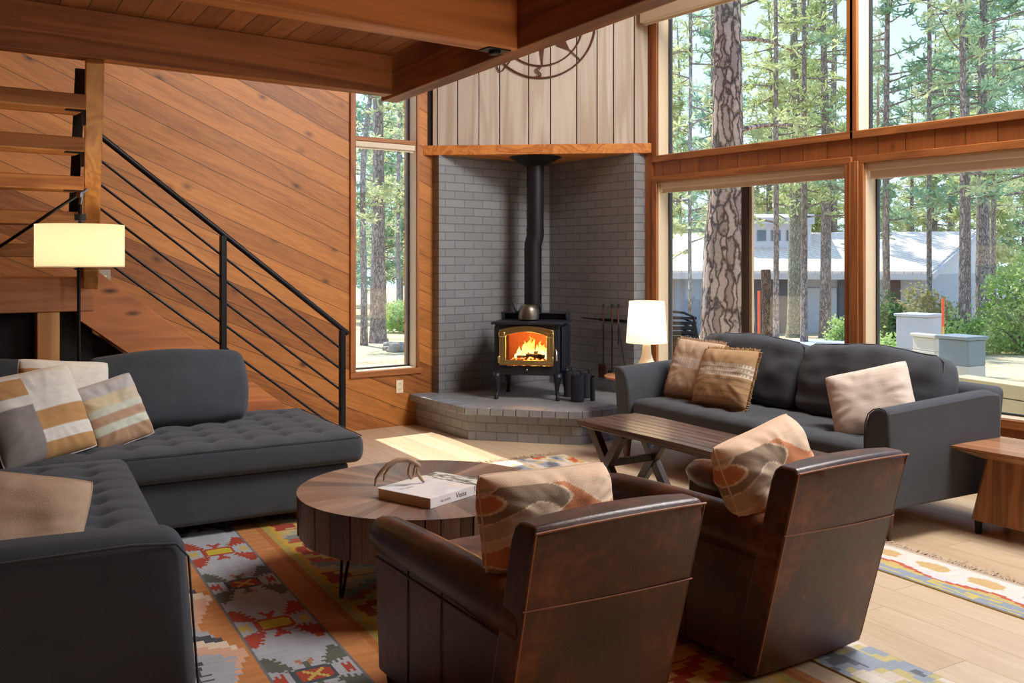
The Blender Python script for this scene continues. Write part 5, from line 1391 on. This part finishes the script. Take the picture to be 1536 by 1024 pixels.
# clerestory
dc = 40.5
c0, c1 = hp(1110, 362, dc), hp(1217, 362, dc)
m = MB(); v = [c0, c1, c1+hy*2.2, c0+hy*2.2]; top = Vector((0, 0, hp(1110, 332, dc).z-c0.z)); low = Vector((0, 0, -.6))
m.add([p+low for p in v]+[p+top for p in v], [(3, 2, 1, 0), (4, 5, 6, 7), (0, 1, 5, 4), (1, 2, 6, 5), (2, 3, 7, 6), (3, 0, 4, 7)]); m.build('clerestory', plain('pale_clerestory', sr(214, 214, 224), .8), hs)
slab(hp(1100, 336, dc-.5), hp(1222, 336, dc-.5), hp(1222, 330, dc+3), hp(1100, 330, dc+3), .28).build('clerestory_roof', wht, hs)
for x0_, x1_ in ((1136, 1149), (1157, 1171), (1180, 1192), (1205, 1211)):
    p0, p1 = hp(x0_, 361, dc-.05), hp(x1_, 345, dc-.05); m = MB()
    m.add([(p0.x, p0.y, p0.z), (p1.x, p1.y, p0.z), (p1.x, p1.y, p1.z), (p0.x, p0.y, p1.z)], [(0, 1, 2, 3)]); m.build('window', plain('clerestory_glass_%d' % x0_, sr(96, 120, 136), .15), hs)
# house further right
h2 = thing('distant_building', 'white and grey building glimpsed right of the thick grey pine', 'house', place(1520, 46)); o2 = h2.location
def cube_px(parent, name, px0, px1, py0, py1, d, depth, mat, bev=.0, kids=None):
    a, b = at_d(px0, py1, d)-parent.location, at_d(px1, py0, d)-parent.location
    m = MB(); v = [Vector((a.x, a.y, a.z)), Vector((b.x, b.y, a.z)), Vector((b.x, b.y, a.z))+hy*depth, Vector((a.x, a.y, a.z))+hy*depth]; up = Vector((0, 0, b.z-a.z))
    m.add(v+[p+up for p in v], [(3, 2, 1, 0), (4, 5, 6, 7), (0, 1, 5, 4), (1, 2, 6, 5), (2, 3, 7, 6), (3, 0, 4, 7)]); return m.build(name, mat, parent, bevel=bev)
cube_px(h2, 'wall', 1478, 1570, 446, 500, 46, 4, plain('mauve_wall', sr(176, 170, 182), .9)); cube_px(h2, 'upper_wall', 1482, 1509, 414, 446, 47, 3, plain('white_wall', sr(224, 230, 244), .8))
cube_px(h2, 'roof_edge', 1476, 1575, 441, 448, 45.6, 5, wht); cube_px(h2, 'window', 1511, 1516, 432, 444, 46.9, .5, dark)

# utility boxes by the drive
def ubox(name, label, cat, px0, px1, px2, py0, py1, d, mat, yaw=.5, base=None):
    """front face px0..px1, right side px1..px2"""
    p0, p1 = at_d(px0, py1, d), at_d(px1, py1, d-.42); w = (Vector((p1.x, p1.y, 0))-Vector((p0.x, p0.y, 0)))
    w.z = 0; side = Vector((w.y, -w.x, 0)).normalized()*-1
    a2, b2 = ray(px2); # depth of the right side so that it ends at px2
    k = (px2-768)/F; best = min((abs(((p1+side*q).x*RX+(p1+side*q).y*RY)/((p1+side*q).x*FX+(p1+side*q).y*FY)-k), q) for q in [i*.02 for i in range(5, 150)])[1]
    h = at_d(px0, py0, d).z-p0.z; t = thing(name, label, cat, (p0.x, p0.y, p0.z))
    m = MB(); v = [Vector((0, 0, 0)), w, w+side*best, side*best]; up = Vector((0, 0, h))
    m.add(v+[q+up for q in v], [(3, 2, 1, 0), (4, 5, 6, 7), (0, 1, 5, 4), (1, 2, 6, 5), (2, 3, 7, 6), (3, 0, 4, 7)]); m.build('cabinet', mat, t, bevel=.015)
    up2 = up+Vector((0, 0, .05)); e = (w.normalized()*.03+side.normalized()*.03)
    m = MB(); vv = [-e, w+w.normalized()*.03-side.normalized()*.03, w+side*best+e, side*best-w.normalized()*.03+side.normalized()*.03]
    m.add([q+up for q in vv]+[q+up2 for q in vv], [(3, 2, 1, 0), (4, 5, 6, 7), (0, 1, 5, 4), (1, 2, 6, 5), (2, 3, 7, 6), (3, 0, 4, 7)]); m.build('lid', mat, t, bevel=.012)
    if base:
        m = MB(); z = gz(d)-p0.z-.2; ee = -.06
        vv = [Vector((0, 0, 0))-e*ee*10*-.3, w, w+side*best, side*best]
        m.add([q+Vector((0, 0, z)) for q in vv]+[q for q in vv], [(3, 2, 1, 0), (4, 5, 6, 7), (0, 1, 5, 4), (1, 2, 6, 5), (2, 3, 7, 6), (3, 0, 4, 7)]); m.build('pad', base, t, bevel=.01)
    return t
conc = plain('pale_concrete', sr(196, 192, 184), .9, 0, 12, .2)
ubox('utility_box', 'pale grey utility cabinet with an orange marker post behind it', 'utility box', 1344, 1391, 1413, 474, 522, 16.0, plain('pale_grey_steel', sr(180, 184, 196), .6), base=conc)
ubox('utility_box', 'darker blue-grey utility box standing on a concrete pad nearest the window', 'utility box', 1407, 1452, 1479, 507, 545, 13.0, plain('blue_grey_steel', sr(122, 134, 142), .6), base=conc)
ubox('utility_box', 'low pale box with a small dark opening between two utility boxes', 'utility box', 1369, 1402, 1408, 504, 524, 14.2, conc, base=conc)
# low timber wall outside
a, b = at_d(1440, 562, 11.8), at_d(1700, 610, 10.0)
t = thing("timber_edging", "low weathered timber edging wall outside the right window", "retaining wall", (a.x, a.y, a.z))
for k, hgt in enumerate((.17, .17, .17)):
    m = MB(); z = -.09-.18*k; m.beam(Vector((0, 0, z)), Vector((b.x-a.x, b.y-a.y, z+(b.z-a.z)*.4)), .3, hgt); m.build('timber', plain('weathered_timber_%d' % k, sr(186, 172, 140), .9, 0, 9, .3), t, bevel=.01)

# shrubs
def shrub(label, px, d, w, h, seed, mat, grp=None):
    t = thing('shrub', label, 'shrub', place(px, d), 0, grp); rr = random.Random(seed)
    vs, fs = [], []; mb = MB()
    for s_ in range(int(60*w*h)+30):
        a = rr.uniform(0, 2*PI); q = rr.random()**.5; c = Vector((math.cos(a)*q*w/2, math.sin(a)*q*w/2, h*rr.random()**.8*(1-.4*q)))
        if s_ % 5 == 0: mb.tube([(0, 0, 0), c*.5+Vector((0, 0, .05)), c], [.02, .012, .005], 4)
        for b_ in range(16):
            p = c+Vector((rr.gauss(0, .11), rr.gauss(0, .11), rr.gauss(0, .09))); v = Vector((rr.gauss(0, 1), rr.gauss(0, 1), rr.gauss(.2, 1))).normalized(); u = v.cross(Vector((rr.random(), rr.random(), 1))).normalized(); L_ = rr.uniform(.05, .10)
            n0 = len(vs); vs += [p-u*L_*.45, p+v*L_, p+u*L_*.45, p-v*L_*.4]; fs.append((n0, n0+1, n0+2, n0+3))
    m = MB(); m.add(vs, fs); m.build('foliage', mat, t); mb.build('stems', BARK2, t)
LG = leafmat('shrub_green', sr(140, 178, 96), sr(206, 222, 156)); LY = leafmat('shrub_straw', sr(170, 160, 110), sr(214, 204, 160)); LD = leafmat('shrub_dark', sr(70, 104, 70), sr(120, 150, 100))
shrub('dark green shrub left of the pale grey utility cabinet', 1332, 24, 1.0, 1.7, 1, LD)
shrub('bright green low shrub by the window post beside the utility cabinet', 1326, 20, .9, .7, 2, LG)
shrub('straw coloured bare shrub behind the pale utility cabinet', 1378, 25, 1.9, 1.9, 3, LY)
shrub('pale green shrub right of the orange marker post', 1440, 24, 1.4, 1.2, 4, LG)
shrub('green shrub right of the thick grey pine', 1512, 26, 1.7, 1.2, 5, LG)
shrub('tall bright leafy shrub at the far right edge of the window', 1545, 24, 2.2, 3.0, 6, LG)
shrub('small yellow-green shrub beside the brown pine near the window post', 1262, 30, .9, .9, 7, LG)
shrub('green bush low in the tall window by the stairs', 612, 38, 2.4, 1.6, 8, LG)
shrub('second green bush deeper behind the tall window', 590, 44, 1.8, 1.1, 9, LG)
for i, (px, d, r) in enumerate(((588, 27, .22), (600, 25.5, .3), (575, 31, .16), (582, 26, .14))):
    p = place(px, d); m = MB(); m.rbox((0, 0, 0), (r*2, r*1.6, r), r*.4, r*.3, lambda q, h: q*(1+.3*nz(q*6, 1)))
    o = m.build('stone', plain('grey_stone_%d' % i, sr(150, 142, 134), .9, 0, 12, .4), smooth=60, loc=(p.x, p.y, p.z+r*.3))
    tag(o, ('small grey stone lying left of the largest on the forest floor', 'largest grey stone on the forest floor outside the tall window', 'grey stone furthest back on the ground outside the tall window', 'tiny grey stone leftmost of the nearer ones outside the tall window')[i], 'stone')

# stacked patio chairs outside the glass
ch = None; pcm = plain('charcoal_patio_metal', sr(50, 58, 66), .35, .3)
base = at_d(1006, 560, 9.2); zt_ = gz(9.2)+.06
for i in range(8):
    loc = (base.x-.035*i, base.y-.045*i, zt_+.055*i)
    if ch is None:
        ch = thing('patio_chair', 'dark metal slat patio chair in the stack outside the glass behind the lamp', 'chair', loc, -math.radians(40), 'patio chairs stacked outside the window')
        m = MB()
        for s_ in (-1, 1): m.tube([(s_*.24, -.22, 0), (s_*.24, -.2, .40), (s_*.25, .18, .42), (s_*.24, .24, .60), (s_*.19, .28, .86), (s_*.10, .30, .90), (0, .30, .91)], .014, 6); m.tube([(s_*.25, .18, .42), (s_*.25, .26, 0)], .014, 6)
        m.build('frame', pcm, ch, smooth=60)
        m = MB()
        for k in range(9):
            y = -.2+.045*k; m.box(-.24, y, .405, .24, y+.03, .415)
        m.build('seat', pcm, ch)
        m = MB()
        for k in range(8):
            z = .52+.045*k; y = .21+.07*(z-.42)/.45; m.box(-.22, y, z, .22, y+.01, z+.026)
        m.build('backrest', pcm, ch)
    else:
        dup(ch, loc)
p = on_z(1200, 545, -.32)
# ================================================================ LIGHT
EXPO = 0.40
wld = bpy.data.worlds.new('sky'); S.world = wld; wld.use_nodes = True
nt = wld.node_tree; nt.nodes.clear()
wo = nt.nodes.new('ShaderNodeOutputWorld'); bg = nt.nodes.new('ShaderNodeBackground')
tc = nt.nodes.new('ShaderNodeTexCoord'); sx = nt.nodes.new('ShaderNodeSeparateXYZ'); rp = nt.nodes.new('ShaderNodeValToRGB')
nt.links.new(tc.outputs['Generated'], sx.inputs[0]); nt.links.new(sx.outputs[2], rp.inputs[0])
rp.color_ramp.elements[0].position = 0.0; rp.color_ramp.elements[0].color = (.66, .84, 1.0, 1)
rp.color_ramp.elements[1].position = .7; rp.color_ramp.elements[1].color = (.36, .62, 1.0, 1)
nt.links.new(rp.outputs[0], bg.inputs[0]); bg.inputs[1].default_value = 1.25
nt.links.new(bg.outputs[0], wo.inputs[0])
def lamp(name, typ, loc, energy, color=(1, 1, 1), **kw):
    l = bpy.data.lights.new(name, typ); l.energy = energy; l.color = color
    o = bpy.data.objects.new(name, l); COL.objects.link(o); o.location = loc
    for k, v in kw.items():
        if k == 'rot': o.rotation_euler = v
        elif k == 'aim': o.rotation_euler = (Vector(v)-Vector(loc)).to_track_quat('-Z', 'Y').to_euler()
        else: setattr(l, k, v)
    return o
sund = Vector((-.10, -.78, -.92))
s = lamp('sun', 'SUN', (0, 20, 20), 5.6, (1.0, .94, .84), angle=math.radians(.8)); s.rotation_euler = sund.to_track_quat('-Z', 'Y').to_euler()
lamp('fill_light_room', 'AREA', (5.1, 2.1, 4.5), 235, (1, .96, .92), aim=(2.4, 4.6, .4), size=1.8)  # unseen area lamp added to brighten the whole room
lamp('fill_light_entry', 'AREA', (4.6, -1.4, 3.2), 40, (1, .96, .92), aim=(2.6, 5, 1.4), size=1.4)  # second added fill, out of view, shining in from the camera side
lamp('drum_lamp_bulb', 'POINT', (1.137, 5.2, 1.50), 3.2, (1, .82, .58), shadow_soft_size=.05)
lamp('table_lamp_bulb', 'POINT', (5.105, 5.08, .96), 3, (1, .80, .55), shadow_soft_size=.04)
lamp('beam_fill_spot', 'SPOT', (2.3, -.9, 1.3), 75, (1, .93, .84), aim=(2.0, 3.5, 2.62), spot_size=math.radians(62), spot_blend=.8, shadow_soft_size=.2)  # unseen spot added to brighten the loft beams
fp = stv.matrix_basis @ Vector((0, .13, .45))
lamp('fire_light', 'POINT', fp, 14, (1, .45, .12), shadow_soft_size=.08)
# ================================================================ CAMERA
cam = bpy.data.objects.new('camera', bpy.data.cameras.new('camera')); COL.objects.link(cam)
cam.location = (0, 0, CAMZ); cam.rotation_euler = (PI/2, 0, -math.atan2(FX, FY))
cam.data.sensor_width = 36; cam.data.lens = F/1536*36; cam.data.shift_y = -(512-HZ)/1536
cam.data.clip_start = .05; cam.data.clip_end = 400
S.camera = cam
S.view_settings.view_transform = 'Standard'; S.view_settings.look = 'None'; S.view_settings.gamma = 1
S.view_settings.use_curve_mapping = False; S.view_settings.exposure = EXPO
S.cycles.use_denoising = True
S.cycles.max_bounces = 8; S.cycles.diffuse_bounces = 4; S.cycles.transparent_max_bounces = 16
S.cycles.sample_clamp_indirect = 6; S.cycles.caustics_reflective = False; S.cycles.caustics_refractive = False
